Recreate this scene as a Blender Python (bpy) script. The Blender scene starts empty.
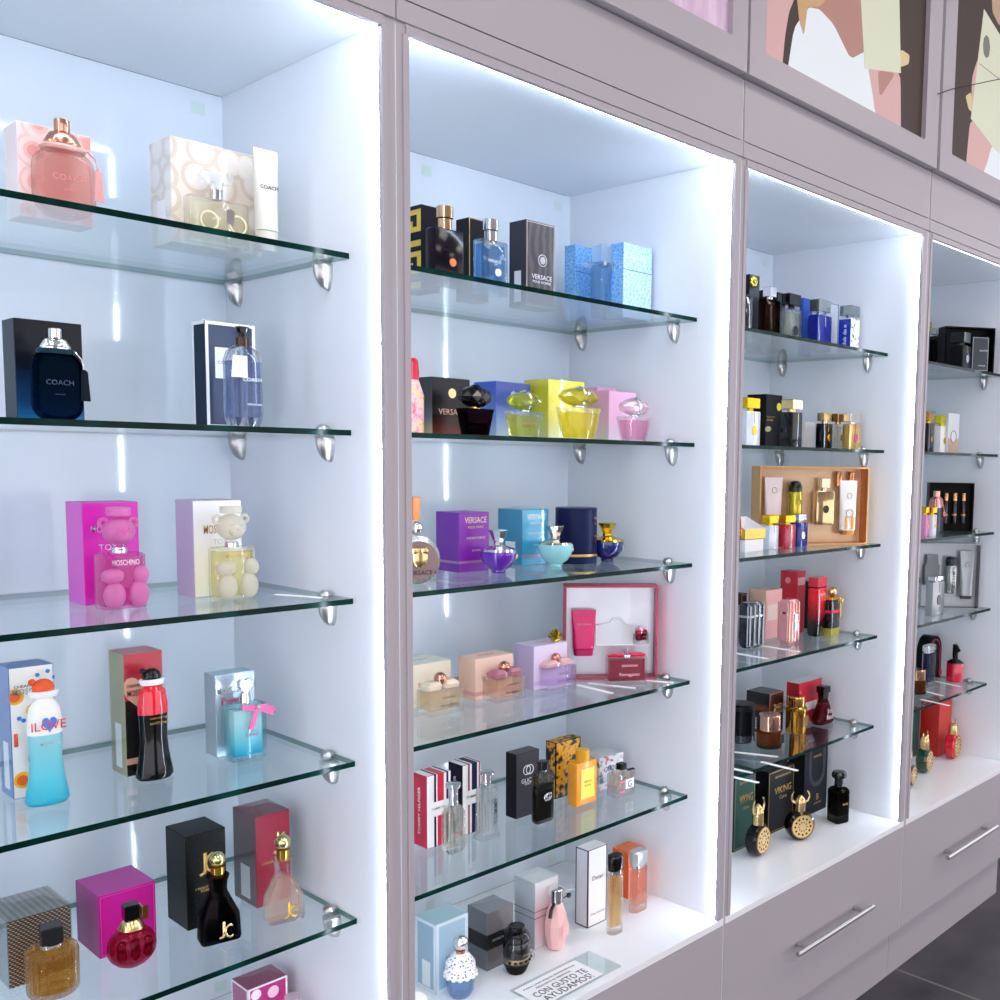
# Perfume shop display wall: four lit white cabinets with glass shelves, boxes and bottles.
# Units are metres. x runs along the wall, y into the wall, z up (0 = top of the niches).
import bpy, bmesh, math, random
from mathutils import Vector, Matrix

G={
'a1box':(-0.3723, 0.2349, -0.2835, 0.0841, 0.0451, 0.1117, 0.1117),
'a1bot':(-0.3725, 0.1875, -0.2835, 0.0673, 0.035, 0.1172, 0.0824),
'a2box':(-0.167, 0.2446, -0.2835, 0.1279, 0.0643, 0.1386, 0.1386),
'a2bot':(-0.1784, 0.1924, -0.2835, 0.0843, 0.0178, 0.0974, 0.061),
'a2tub':(-0.1152, 0.1756, -0.2835, 0.0366, 0.033, 0.1393, 0.0291),
'b1box':(-0.3789, 0.2615, -0.5305, 0.0787, 0.043, 0.1273, 0.1273),
'b1bot':(-0.3916, 0.1803, -0.5305, 0.0562, 0.0206, 0.1121, 0.0845),
'b2box':(-0.1394, 0.2571, -0.5305, 0.0755, 0.0343, 0.1513, 0.1513),
'b2bot':(-0.1577, 0.17, -0.5305, 0.0531, 0.0319, 0.1384, 0.1132),
'c1box':(-0.3045, 0.2879, -0.7735, 0.0729, 0.0572, 0.1383, 0.1383),
'c1bot':(-0.3123, 0.2137, -0.7735, 0.0559, 0.0332, 0.1335, 0.0733),
'c2box':(-0.1649, 0.2682, -0.7735, 0.0719, 0.0562, 0.139, 0.139),
'c2bot':(-0.1625, 0.2047, -0.7735, 0.058, 0.0302, 0.1324, 0.0742),
'd1box':(-0.4118, 0.2738, -1.0155, 0.0519, 0.0466, 0.1714, 0.1714),
'd1bot':(-0.4113, 0.2103, -1.0155, 0.0513, 0.0359, 0.1672, 0.0908),
'd2box':(-0.2751, 0.2675, -1.0155, 0.0519, 0.0497, 0.1722, 0.1722),
'd2bot':(-0.2741, 0.217, -1.0155, 0.0499, 0.035, 0.1597, 0.0911),
'd3box':(-0.1418, 0.2624, -1.0155, 0.061, 0.035, 0.1233, 0.1233),
'd3bot':(-0.1419, 0.2162, -1.0155, 0.0543, 0.0275, 0.1187, 0.0823),
'e1box':(-0.4202, 0.2742, -1.257, 0.0753, 0.085, 0.0903, 0.0903),
'e1bot':(-0.4203, 0.1897, -1.257, 0.0591, 0.0591, 0.0877, 0.0611),
'e2box':(-0.3104, 0.2716, -1.257, 0.0763, 0.0802, 0.0888, 0.0888),
'e2bot':(-0.3265, 0.1797, -1.257, 0.0625, 0.0375, 0.0892, 0.0614),
'e3box':(-0.2006, 0.2599, -1.257, 0.0591, 0.0658, 0.1406, 0.1406),
'e3bot':(-0.2096, 0.1732, -1.257, 0.0557, 0.0346, 0.1281, 0.0943),
'e4box':(-0.0975, 0.26, -1.257, 0.0563, 0.0703, 0.1429, 0.1429),
'e4bot':(-0.1139, 0.1654, -1.257, 0.0559, 0.0347, 0.1288, 0.0936),
'f1box':(0.2298, 0.29, -0.2835, 0.0388, 0.06, 0.1419, 0.1419),
'f1bot':(0.2152, 0.2019, -0.2835, 0.0611, 0.0237, 0.1292, 0.0914),
'f2box':(0.3521, 0.2987, -0.2835, 0.0465, 0.0374, 0.1452, 0.1452),
'f2bot':(0.3223, 0.2122, -0.2835, 0.0589, 0.0243, 0.1292, 0.0921),
'f3box':(0.4755, 0.2734, -0.2835, 0.0746, 0.0468, 0.1576, 0.1576),
'f4box':(0.6682, 0.3261, -0.2835, 0.0827, 0.0322, 0.1513, 0.1513),
'f4bot':(0.645, 0.2439, -0.2835, 0.0554, 0.0278, 0.1407, 0.1011),
'f5box':(0.694, 0.2187, -0.2835, 0.0857, 0.0375, 0.1453, 0.1453),
'g0bot':(0.1623, 0.22, -0.5305, 0.0366, 0.0366, 0.126, 0.0901),
'g1box':(0.265, 0.2715, -0.5305, 0.0832, 0.0431, 0.1015, 0.1015),
'g1bot':(0.2642, 0.1834, -0.5305, 0.0611, 0.0269, 0.0872, 0.0465),
'g2box':(0.4265, 0.302, -0.5305, 0.0849, 0.064, 0.1056, 0.1056),
'g2bot':(0.3831, 0.1908, -0.5305, 0.0724, 0.0215, 0.0845, 0.047),
'g3box':(0.5369, 0.2748, -0.5305, 0.0978, 0.0697, 0.1153, 0.1153),
'g3bot':(0.5061, 0.176, -0.5305, 0.0905, 0.032, 0.099, 0.0602),
'g4box':(0.7037, 0.32, -0.5305, 0.0581, 0.06, 0.1139, 0.1139),
'g5box':(0.6932, 0.2612, -0.5305, 0.0841, 0.0524, 0.103, 0.103),
'g5bot':(0.6678, 0.1808, -0.5305, 0.0752, 0.0216, 0.0877, 0.0502),
'h0bot':(0.1313, 0.1701, -0.7735, 0.0669, 0.0301, 0.1417, 0.0784),
'h1box':(0.3173, 0.285, -0.7735, 0.0695, 0.0673, 0.1079, 0.1079),
'h1bot':(0.3365, 0.2064, -0.7735, 0.0669, 0.0669, 0.0778, 0.0398),
'h2box':(0.4833, 0.3046, -0.7735, 0.0686, 0.0708, 0.1081, 0.1081),
'h2bot':(0.4899, 0.2193, -0.7735, 0.0685, 0.0685, 0.0791, 0.0438),
'h3box':(0.5777, 0.2517, -0.7735, 0.0838, 0.0838, 0.1106, 0.1106),
'h3bot':(0.6426, 0.2267, -0.7735, 0.0696, 0.0696, 0.0785, 0.0417),
'i1box':(0.2489, 0.3255, -1.0155, 0.0867, 0.075, 0.078, 0.078),
'i1bot':(0.2267, 0.2343, -1.0155, 0.0718, 0.0431, 0.0721, 0.0422),
'i2box':(0.3697, 0.281, -1.0155, 0.0917, 0.0501, 0.0778, 0.0778),
'i2bot':(0.3723, 0.2316, -1.0155, 0.071, 0.0427, 0.072, 0.0428),
'i3box':(0.5004, 0.2698, -1.0155, 0.0902, 0.0572, 0.0865, 0.0865),
'i3bot':(0.5087, 0.2354, -1.0155, 0.0762, 0.0428, 0.0684, 0.0432),
'i4box':(0.6541, 0.2265, -1.0155, 0.1919, 0.05, 0.1935, -0.7095),
'i4bot':(0.6081, 0.174, -1.0155, 0.1086, 0.028, 0.0719, 0.055),
'j1box':(0.2222, 0.2534, -1.257, 0.0528, 0.0412, 0.1314, 0.1314),
'j1bot':(0.2226, 0.1923, -1.257, 0.0405, 0.0243, 0.1235, 0.0858),
'j2box':(0.3013, 0.2596, -1.257, 0.0434, 0.0412, 0.1314, 0.1314),
'j2bot':(0.3066, 0.2033, -1.257, 0.0423, 0.0254, 0.1229, 0.1001),
'j3box':(0.4335, 0.2478, -1.257, 0.0597, 0.0305, 0.1271, 0.1271),
'j3bot':(0.432, 0.1885, -1.257, 0.0467, 0.0196, 0.1186, 0.1007),
'j4box':(0.5727, 0.2777, -1.257, 0.0704, 0.0282, 0.1173, 0.1173),
'j4bot':(0.5628, 0.2124, -1.257, 0.059, 0.0268, 0.1101, 0.0864),
'j5box':(0.6739, 0.2662, -1.257, 0.0742, 0.06, 0.0686, 0.0686),
'j5bot':(0.6551, 0.1903, -1.257, 0.0552, 0.0339, 0.0658, 0.0483),
'k1box':(0.211, 0.2108, -1.5, 0.0704, 0.0579, 0.1269, 0.1269),
'k1bot':(0.2059, 0.1523, -1.5, 0.0541, 0.0541, 0.1089, 0.0764),
'k2box':(0.3202, 0.2085, -1.5, 0.0626, 0.056, 0.11, 0.11),
'k2bot':(0.3274, 0.1434, -1.5, 0.0494, 0.0494, 0.088, 0.0596),
'k3box':(0.4342, 0.2066, -1.5, 0.0618, 0.0573, 0.1314, 0.1314),
'k3bot':(0.4389, 0.1567, -1.5, 0.047, 0.047, 0.1173, 0.089),
'k4box':(0.5644, 0.1857, -1.5, 0.0536, 0.034, 0.1601, 0.1601),
'k4bot':(0.5637, 0.1192, -1.5, 0.0349, 0.019, 0.158, 0.1212),
'k5box':(0.718, 0.2234, -1.5, 0.0516, 0.0468, 0.1029, 0.1029),
'k5bot':(0.6702, 0.153, -1.5, 0.0439, 0.0196, 0.1286, 0.0929),
'l1box':(1.2382, 0.33, -0.2835, 0.0428, 0.06, 0.1761, 0.1761),
'l1bot':(1.1351, 0.255, -0.2835, 0.0284, 0.03, 0.1107, 0.1051),
'l2box':(1.3642, 0.365, -0.2835, 0.0594, 0.05, 0.1572, 0.1572),
'l2bot':(1.2417, 0.2566, -0.2835, 0.0648, 0.0133, 0.1427, 0.1118),
'l3box':(1.3577, 0.315, -0.2835, 0.0367, 0.03, 0.149, 0.149),
'l3bot':(1.3167, 0.2426, -0.2835, 0.0612, 0.0251, 0.1341, 0.0977),
'l4box':(1.4835, 0.3062, -0.2835, 0.0443, 0.0125, 0.1504, 0.1504),
'l4bot':(1.4081, 0.2152, -0.2835, 0.0674, 0.0303, 0.1287, 0.0898),
'l5box':(1.4977, 0.25, -0.2835, 0.0653, 0.03, 0.1338, 0.1338),
'l5bot':(1.4911, 0.1776, -0.2835, 0.0458, 0.0351, 0.1205, 0.0874),
'm1bot':(1.1073, 0.21, -0.5305, 0.0549, 0.0201, 0.1132, 0.0816),
'm1box':(1.2941, 0.2992, -0.5305, 0.0715, 0.0583, 0.1333, 0.1333),
'm2bot':(1.2491, 0.188, -0.5305, 0.043, 0.0361, 0.1157, 0.0854),
'm2box':(1.4308, 0.275, -0.5305, 0.0485, 0.05, 0.0696, 0.0696),
'm3bot':(1.4072, 0.1918, -0.5305, 0.0437, 0.0236, 0.0916, 0.064),
'm4bot':(1.4639, 0.1859, -0.5305, 0.0401, 0.0119, 0.0915, 0.0649),
'm5bot':(1.472, 0.1494, -0.5305, 0.0559, 0.0087, 0.0911, 0.0645),
'n1box':(1.3596, 0.1963, -0.7735, 0.3088, 0.05, 0.1976, -0.5109),
'n2box':(1.0736, 0.19, -0.7735, 0.072, 0.05, 0.0631, 0.0631),
'n1bot':(1.1687, 0.1878, -0.7735, 0.0403, 0.026, 0.0811, 0.0561),
'n2bot':(1.2248, 0.1755, -0.7735, 0.0461, 0.0159, 0.08, 0.0569),
'n3bot':(1.299, 0.1888, -0.7735, 0.0481, 0.0132, 0.0797, 0.0584),
'n0bot':(1.0251, 0.19, -0.7735, 0.0233, 0.04, 0.1036, 0.082),
'o0box':(1.2268, 0.325, -1.0155, 0.0259, 0.05, 0.1169, 0.1169),
'o1bot':(1.1506, 0.223, -1.0155, 0.065, 0.0327, 0.1105, 0.1105),
'o1box':(1.2933, 0.2805, -1.0155, 0.0724, 0.0544, 0.1253, 0.1253),
'o2bot':(1.2637, 0.1892, -1.0155, 0.0474, 0.0325, 0.1109, 0.1109),
'o2box':(1.412, 0.2752, -1.0155, 0.0402, 0.0525, 0.1643, 0.1643),
'o3box':(1.4912, 0.305, -1.0155, 0.0604, 0.05, 0.1296, 0.1296),
'o3bot':(1.4115, 0.1982, -1.0155, 0.0442, 0.0318, 0.1541, 0.126),
'o4bot':(1.445, 0.174, -1.0155, 0.0502, 0.018, 0.1274, 0.0938),
'p1jar':(1.1636, 0.2535, -1.257, 0.0688, 0.0688, 0.0946, 0.0058),
'p1box':(1.2853, 0.268, -1.257, 0.0637, 0.072, 0.1044, 0.1044),
'p2bot':(1.1669, 0.1717, -1.257, 0.0625, 0.0625, 0.0808, 0.0411),
'p3bot':(1.3329, 0.2025, -1.257, 0.0543, 0.0543, 0.0928, 0.0665),
'p3box':(1.4383, 0.2466, -1.257, 0.1121, 0.0391, 0.1126, 0.1126),
'p4bot':(1.4558, 0.1981, -1.257, 0.0681, 0.0341, 0.1002, 0.0677),
'q1box':(1.1009, 0.2323, -1.5, 0.0867, 0.08, 0.1869, 0.1869),
'q2box':(1.2657, 0.2181, -1.5, 0.1182, 0.0428, 0.1621, 0.1621),
'q3box':(1.4382, 0.2269, -1.5, 0.1151, 0.0501, 0.2159, 0.2159),
'q1bot':(1.0898, 0.1449, -1.5, 0.0621, 0.0311, 0.1364, 0.0776),
'q2bot':(1.248, 0.1287, -1.5, 0.0749, 0.0337, 0.1219, 0.0733),
'q4bot':(1.4243, 0.1234, -1.5, 0.0446, 0.0446, 0.1346, 0.0837),
'r1box':(2.1588, 0.1585, -0.2835, 0.1651, 0.045, 0.1354, -0.6431),
'r0bot':(2.1373, 0.2466, -0.2835, 0.0558, 0.0132, 0.1367, 0.1121),
'r1bot':(2.069, 0.1368, -0.2835, 0.0596, 0.0437, 0.1098, 0.0703),
'r2box':(2.126, 0.115, -0.2835, 0.1088, 0.03, 0.1031, 0.1031),
's1bot':(2.0292, 0.2097, -0.5305, 0.0403, 0.0194, 0.12, 0.0892),
's2bot':(2.1177, 0.2087, -0.5305, 0.0504, 0.0174, 0.1148, 0.0832),
's2box':(2.1643, 0.21, -0.5305, 0.079, 0.04, 0.124, 0.124),
's1box':(2.2403, 0.32, -0.5305, 0.0504, 0.04, 0.1366, 0.1366),
't1box':(2.1794, 0.1984, -0.7735, 0.1376, 0.04, 0.1523, -0.9025),
't1bot':(1.9983, 0.1579, -0.7735, 0.0605, 0.0159, 0.1298, 0.086),
't2bot':(1.8931, 0.1436, -0.7735, 0.0224, 0.0109, 0.0851, 0.0624),
't3bot':(1.9243, 0.1361, -0.7735, 0.0261, 0.0109, 0.0846, 0.0619),
'u1box':(2.1531, 0.19, -1.0155, 0.2033, 0.05, 0.2065, -0.852),
'u1bot':(1.9918, 0.147, -1.0155, 0.0775, 0.0239, 0.1177, 0.1008),
'u0bot':(2.041, 0.2343, -1.0155, 0.0236, 0.03, 0.1033, 0.0808),
'v1bot':(1.9674, 0.1826, -1.257, 0.0594, 0.0229, 0.0743, 0.0422),
'v2bot':(2.0868, 0.2023, -1.257, 0.0625, 0.0184, 0.1302, 0.1072),
'v3box':(2.2134, 0.2627, -1.257, 0.0785, 0.0314, 0.1392, 0.1392),
'v4bot':(2.2353, 0.1827, -1.257, 0.0226, 0.0492, 0.1254, 0.0603),
'w1box':(2.2062, 0.2255, -1.5, 0.0919, 0.0639, 0.1743, 0.1743),
'w2box':(2.1121, 0.285, -1.5, 0.059, 0.07, 0.1552, 0.1552),
'w1bot':(1.9833, 0.155, -1.5, 0.0458, 0.0229, 0.1245, 0.0747),
'w2bot':(2.1876, 0.1577, -1.5, 0.0561, 0.0281, 0.1237, 0.0812),
'w0bot':(1.8314, 0.131, -1.5, 0.038, 0.019, 0.1078, 0.063),
}
XB=[-0.0922, 0.2858, -1.5, 0.0666, 0.0525, 0.1]
XBB=[-0.0736, 0.2197, -1.5, 0.05, 0.03, 0.085, 0.06]
POLY={2: [('skin', [(0.7892, 0.3346), (0.8839, 0.3672), (0.9011, 0.3727), (0.9153, 0.3748), (0.9169, 0.3722), (0.9125, 0.3532), (0.9115, 0.3494), (0.9094, 0.3438), (0.9076, 0.3404), (0.8985, 0.3243), (0.8967, 0.3206), (0.8942, 0.3136), (0.8928, 0.3081), (0.886, 0.2798), (0.8847, 0.2737), (0.883, 0.2628), (0.882, 0.2546), (0.8775, 0.214), (0.8751, 0.2062), (0.8639, 0.1978), (0.8516, 0.1945), (0.7852, 0.1819), (0.773, 0.1817), (0.7619, 0.193), (0.7596, 0.208), (0.7559, 0.292), (0.7576, 0.3082), (0.772, 0.3266)]), ('skin_mid', [(0.9643, 0.3484), (0.9932, 0.378), (1.0012, 0.3844), (1.0234, 0.395), (1.0445, 0.4027), (1.1559, 0.4403), (1.1764, 0.4455), (1.1948, 0.4408), (1.1985, 0.4295), (1.2035, 0.362), (1.2034, 0.3491), (1.1977, 0.3347), (1.1904, 0.3286), (1.1496, 0.3044), (1.1411, 0.3007), (1.128, 0.3016), (1.1192, 0.3064), (1.0769, 0.3357), (1.0683, 0.3413), (1.0566, 0.347), (1.0496, 0.349), (1.0174, 0.3558), (1.0107, 0.3568), (1.0009, 0.3559), (0.9947, 0.3539), (0.9647, 0.3419), (0.96, 0.3404), (0.9598, 0.3432)]), ('dress', [(0.9729, 0.3525), (0.9967, 0.3582), (1.0019, 0.359), (1.0107, 0.3588), (1.0172, 0.3577), (1.0494, 0.351), (1.0564, 0.349), (1.0681, 0.3435), (1.0767, 0.3382), (1.119, 0.31), (1.1278, 0.3054), (1.1409, 0.3046), (1.1494, 0.3081), (1.1903, 0.331), (1.1995, 0.3329), (1.2172, 0.3217), (1.2312, 0.3052), (1.3025, 0.2117), (1.3092, 0.1945), (1.2804, 0.1793), (1.2359, 0.1765), (0.9826, 0.1737), (0.9366, 0.175), (0.8988, 0.1856), (0.895, 0.1983), (0.9087, 0.2684), (0.9119, 0.282), (0.9187, 0.2982), (0.9244, 0.3059), (0.9535, 0.3386), (0.9595, 0.3447), (0.9678, 0.3507)]), ('hair', [(0.9435, 0.3724), (1.0097, 0.3949), (1.0216, 0.3987), (1.0312, 0.4001), (1.0317, 0.3982), (1.0258, 0.3848), (1.0244, 0.3821), (1.0214, 0.3785), (1.0189, 0.3765), (1.0061, 0.3673), (1.0032, 0.3654), (0.9974, 0.3626), (0.9928, 0.3608), (0.9692, 0.3524), (0.9648, 0.35), (0.9601, 0.3433), (0.9585, 0.3368), (0.9526, 0.3027), (0.9513, 0.2967), (0.9488, 0.2933), (0.9468, 0.2947), (0.9368, 0.3071), (0.9347, 0.3101), (0.9319, 0.3168), (0.9302, 0.3227), (0.9222, 0.3531), (0.9224, 0.3592), (0.9316, 0.3676)]), ('skin', [(1.2394, 0.3158), (1.3266, 0.3359), (1.3428, 0.337), (1.358, 0.3236), (1.3619, 0.3049), (1.3714, 0.1997), (1.3715, 0.1805), (1.3628, 0.164), (1.3513, 0.1614), (1.2872, 0.1619), (1.275, 0.1632), (1.2625, 0.1713), (1.258, 0.1807), (1.2426, 0.2318), (1.2393, 0.242), (1.2342, 0.2553), (1.2307, 0.2627), (1.2137, 0.2962), (1.2128, 0.3028), (1.2239, 0.3113)]), ('skin_mid', [(1.2699, 0.3143), (1.3179, 0.3243), (1.3257, 0.325), (1.327, 0.3198), (1.3208, 0.3123), (1.2806, 0.2696), (1.2731, 0.2626), (1.2655, 0.2611), (1.263, 0.266), (1.2552, 0.2987), (1.2549, 0.305), (1.2613, 0.3117)]), ('gold', [(1.3643, 0.3865), (1.39, 0.3865), (1.3947, 0.3862), (1.3984, 0.3843), (1.3987, 0.382), (1.397, 0.3699), (1.3961, 0.3674), (1.3923, 0.3638), (1.3883, 0.3616), (1.3662, 0.3514), (1.3622, 0.35), (1.3584, 0.352), (1.3575, 0.3558), (1.3556, 0.3783), (1.3559, 0.3824), (1.3596, 0.3859)]), ('tag', [(1.1647, 0.4516), (1.3368, 0.5101), (1.3602, 0.3349), (1.1958, 0.2979)])], 3: [('face', [(1.8813, 0.7005), (2.0032, 0.7422), (2.0256, 0.7482), (2.0462, 0.745), (2.0507, 0.7347), (2.0591, 0.6728), (2.0582, 0.6608), (2.0447, 0.6473), (2.0276, 0.6415), (1.9334, 0.6178), (1.9154, 0.6138), (1.8961, 0.6119), (1.8886, 0.6134), (1.8603, 0.625), (1.855, 0.6279), (1.8493, 0.6348), (1.8472, 0.641), (1.8396, 0.6735), (1.8412, 0.6804), (1.8593, 0.6921)]), ('skin', [(1.7486, 0.4434), (1.7663, 0.4773), (1.7699, 0.4821), (1.7746, 0.4783), (1.7773, 0.4686), (1.7897, 0.4111), (1.7913, 0.3996), (1.7891, 0.3849), (1.7845, 0.3769), (1.7582, 0.3409), (1.7532, 0.3359), (1.7485, 0.3396), (1.7471, 0.3496), (1.7435, 0.4092), (1.7432, 0.4209), (1.7454, 0.4357)]), ('skin', [(1.7773, 0.3297), (1.8688, 0.3107), (1.8847, 0.3054), (1.8939, 0.2912), (1.89, 0.2778), (1.8562, 0.2068), (1.8484, 0.1937), (1.8322, 0.1817), (1.8188, 0.1789), (1.75, 0.1735), (1.7377, 0.1749), (1.7286, 0.1891), (1.7289, 0.2064), (1.7398, 0.3018), (1.7441, 0.3188), (1.7603, 0.3308)]), ('dress', [(1.8893, 0.2957), (1.9217, 0.3186), (1.9309, 0.3231), (1.9569, 0.3292), (1.9819, 0.3326), (2.1143, 0.3481), (2.1389, 0.3481), (2.1623, 0.3325), (2.1685, 0.3119), (2.1844, 0.1972), (2.182, 0.176), (2.151, 0.1566), (2.1126, 0.1521), (1.9002, 0.1434), (1.8622, 0.1439), (1.8337, 0.156), (1.8342, 0.1713), (1.8659, 0.2563), (1.8725, 0.2724), (1.8826, 0.2895)]), ('skin_mid', [(1.9648, 0.3824), (2.102, 0.4169), (2.1273, 0.422), (2.15, 0.4196), (2.1547, 0.4113), (2.1617, 0.3612), (2.1596, 0.3518), (2.1397, 0.3419), (2.1156, 0.3384), (1.9827, 0.3263), (1.9581, 0.3235), (1.935, 0.3182), (1.9293, 0.314), (1.9162, 0.2925), (1.9138, 0.2898), (1.9121, 0.2942), (1.9121, 0.3027), (1.9139, 0.3517), (1.9177, 0.3616), (1.9396, 0.3748)]), ('gold', [(1.7157, 0.3812), (1.7342, 0.392), (1.7378, 0.3933), (1.7416, 0.3906), (1.7432, 0.3859), (1.749, 0.3586), (1.7498, 0.3536), (1.7488, 0.3495), (1.7467, 0.349), (1.7345, 0.3502), (1.7319, 0.3508), (1.7281, 0.3534), (1.7255, 0.3562), (1.7134, 0.3717), (1.7116, 0.3747), (1.7126, 0.3789)]), ('tag', [(1.7958, 0.6191), (1.9437, 0.5765), (1.9385, 0.2857), (1.897, 0.2919), (1.7457, 0.3311)]), ('disc', [(1.7993, 0.5319), (1.8009, 0.544), (1.8013, 0.5464), (1.803, 0.5495), (1.8046, 0.5512), (1.8133, 0.5588), (1.8152, 0.5602), (1.8181, 0.5611), (1.8201, 0.5609), (1.8301, 0.559), (1.832, 0.5584), (1.8345, 0.5563), (1.8358, 0.5541), (1.8417, 0.5428), (1.8427, 0.5403), (1.8431, 0.5363), (1.8428, 0.5334), (1.8399, 0.5194), (1.8392, 0.5166), (1.8373, 0.5134), (1.8356, 0.5119), (1.8266, 0.5058), (1.8247, 0.5047), (1.8217, 0.5042), (1.8196, 0.5046), (1.8097, 0.5074), (1.8077, 0.5082), (1.8055, 0.5104), (1.8045, 0.5125), (1.8003, 0.5235), (1.7996, 0.5258), (1.7992, 0.5294)]), ('line', [(1.7814, 0.4797), (1.9151, 0.477), (1.9154, 0.4745), (1.7817, 0.4773)])]}
CAM={'C': [-0.85654, -1.1928, -0.56828], 'M': [[0.663171, -0.748311, 0.015341], [-0.061166, -0.074612, -0.995335], [0.745964, 0.659139, -0.095251]], 'f': 1013.588, 'sx': 141.818, 'sy': 58.062}
random.seed(3)
PI=math.pi
SC=bpy.context.scene
COL=SC.collection
# ------------------------------------------------------------------ materials
def lin(h):
    if not isinstance(h,str): return (tuple(h)+(1,) if len(h)==3 else tuple(h))
    h=h.lstrip('#'); o=[]
    for i in (0,2,4):
        v=int(h[i:i+2],16)/255
        o.append(v/12.92 if v<=.04045 else ((v+.055)/1.055)**2.4)
    return (*o,1)
MATS={}
def newmat(key):
    m=bpy.data.materials.new(key); m.use_nodes=True; nt=m.node_tree; nt.nodes.clear()
    out=nt.nodes.new('ShaderNodeOutputMaterial'); return m,nt,out
def N(nt,t,**k):
    n=nt.nodes.new(t)
    for a,b in k.items():
        if a in n.inputs.keys(): n.inputs[a].default_value=b
        else: setattr(n,a,b)
    return n
def P(col,rough=.4,metal=0,spec=.5,coat=0,emit=None,es=0):
    key=('P',col,rough,metal,spec,coat,emit,es)
    if key in MATS: return MATS[key]
    m,nt,out=newmat('surface_'+str(len(MATS)))
    b=N(nt,'ShaderNodeBsdfPrincipled')
    c=lin(col)
    if not metal and max(c[:3])<.04: c=tuple(q*.45 for q in c[:3])+(1,)
    b.inputs['Base Color'].default_value=c; b.inputs['Roughness'].default_value=rough
    if not metal and rough>.2 and max(lin(col)[:3])<.06: spec=min(spec,.12)
    b.inputs['Metallic'].default_value=metal; b.inputs['Specular IOR Level'].default_value=spec
    b.inputs['Coat Weight'].default_value=coat; b.inputs['Coat Roughness'].default_value=.06
    if emit: b.inputs['Emission Color'].default_value=lin(emit); b.inputs['Emission Strength'].default_value=es
    nt.links.new(b.outputs[0],out.inputs[0]); MATS[key]=m; return m
def ramp(nt,stops,interp='LINEAR'):
    r=nt.nodes.new('ShaderNodeValToRGB'); e=r.color_ramp.elements; r.color_ramp.interpolation=interp
    while len(e)<len(stops): e.new(.5)
    for i,(p,c) in enumerate(stops): e[i].position=p; e[i].color=lin(c)
    return r
def PAT(kind,cols,scale=10,rough=.35,metal=0,coat=0,stops=None,bump=0,stretch=(1,1,1),spec=None):
    """printed or textured board: kind = grad / voro / cells / noise / wave / check / glitter"""
    key=('PAT',kind,tuple(cols),scale,rough,metal,coat,str(stops),bump,stretch,spec)
    if key in MATS: return MATS[key]
    m,nt,out=newmat('pattern_'+str(len(MATS)))
    b=N(nt,'ShaderNodeBsdfPrincipled'); b.inputs['Roughness'].default_value=rough; b.inputs['Metallic'].default_value=metal
    b.inputs['Coat Weight'].default_value=coat; b.inputs['Specular IOR Level'].default_value=spec if spec is not None else .14 if kind=='glitter' else .35
    tc=nt.nodes.new('ShaderNodeTexCoord'); mp=nt.nodes.new('ShaderNodeMapping'); mp.inputs['Scale'].default_value=stretch
    nt.links.new(tc.outputs['Generated' if kind=='grad' else 'Object'],mp.inputs[0])
    n=len(cols); st=stops or [i/(max(1,n-1)) for i in range(n)]
    if kind=='grad':
        s=nt.nodes.new('ShaderNodeSeparateXYZ'); nt.links.new(mp.outputs[0],s.inputs[0]); f=s.outputs[2]
    elif kind in('voro','cells','dots'):
        v=N(nt,'ShaderNodeTexVoronoi'); v.inputs['Scale'].default_value=scale
        if kind=='cells': v.feature='DISTANCE_TO_EDGE'
        if kind=='dots': v.inputs['Randomness'].default_value=.55
        nt.links.new(mp.outputs[0],v.inputs['Vector']); f=v.outputs['Distance']
    elif kind in('noise','glitter'):
        v=N(nt,'ShaderNodeTexNoise'); v.inputs['Scale'].default_value=scale; v.inputs['Detail'].default_value=4 if kind=='noise' else 1
        nt.links.new(mp.outputs[0],v.inputs['Vector']); f=v.outputs[0]
    elif kind=='wave':
        v=N(nt,'ShaderNodeTexWave'); v.inputs['Scale'].default_value=scale; v.inputs['Distortion'].default_value=6; v.inputs['Detail'].default_value=2
        nt.links.new(mp.outputs[0],v.inputs['Vector']); f=v.outputs['Fac']
    elif kind=='weave':
        a=N(nt,'ShaderNodeTexWave'); a.inputs['Scale'].default_value=scale; a.bands_direction='Z'
        c=N(nt,'ShaderNodeTexWave'); c.inputs['Scale'].default_value=scale; c.bands_direction='DIAGONAL'
        nt.links.new(mp.outputs[0],a.inputs['Vector']); nt.links.new(mp.outputs[0],c.inputs['Vector'])
        mu=nt.nodes.new('ShaderNodeMath'); mu.operation='MULTIPLY'
        nt.links.new(a.outputs['Fac'],mu.inputs[0]); nt.links.new(c.outputs['Fac'],mu.inputs[1]); f=mu.outputs[0]
    elif kind=='stripe':
        v=N(nt,'ShaderNodeTexWave'); v.inputs['Scale'].default_value=scale
        nt.links.new(mp.outputs[0],v.inputs['Vector']); f=v.outputs['Fac']
    r=ramp(nt,list(zip(st,cols)),'CONSTANT' if kind in('dots',) else 'LINEAR'); nt.links.new(f,r.inputs[0]); nt.links.new(r.outputs[0],b.inputs['Base Color'])
    if bump:
        bp=nt.nodes.new('ShaderNodeBump'); bp.inputs['Strength'].default_value=bump; bp.inputs['Distance'].default_value=.001
        nt.links.new(f,bp.inputs['Height']); nt.links.new(bp.outputs[0],b.inputs['Normal'])
    nt.links.new(b.outputs[0],out.inputs[0]); MATS[key]=m; return m
def fres(nt,ior=1.5):
    g=nt.nodes.new('ShaderNodeNewGeometry'); mx=nt.nodes.new('ShaderNodeMix'); mx.data_type='FLOAT'
    mx.inputs[2].default_value=ior; mx.inputs[3].default_value=1/ior
    nt.links.new(g.outputs['Backfacing'],mx.inputs[0])
    f=nt.nodes.new('ShaderNodeFresnel'); nt.links.new(mx.outputs[0],f.inputs['IOR']); return f
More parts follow.
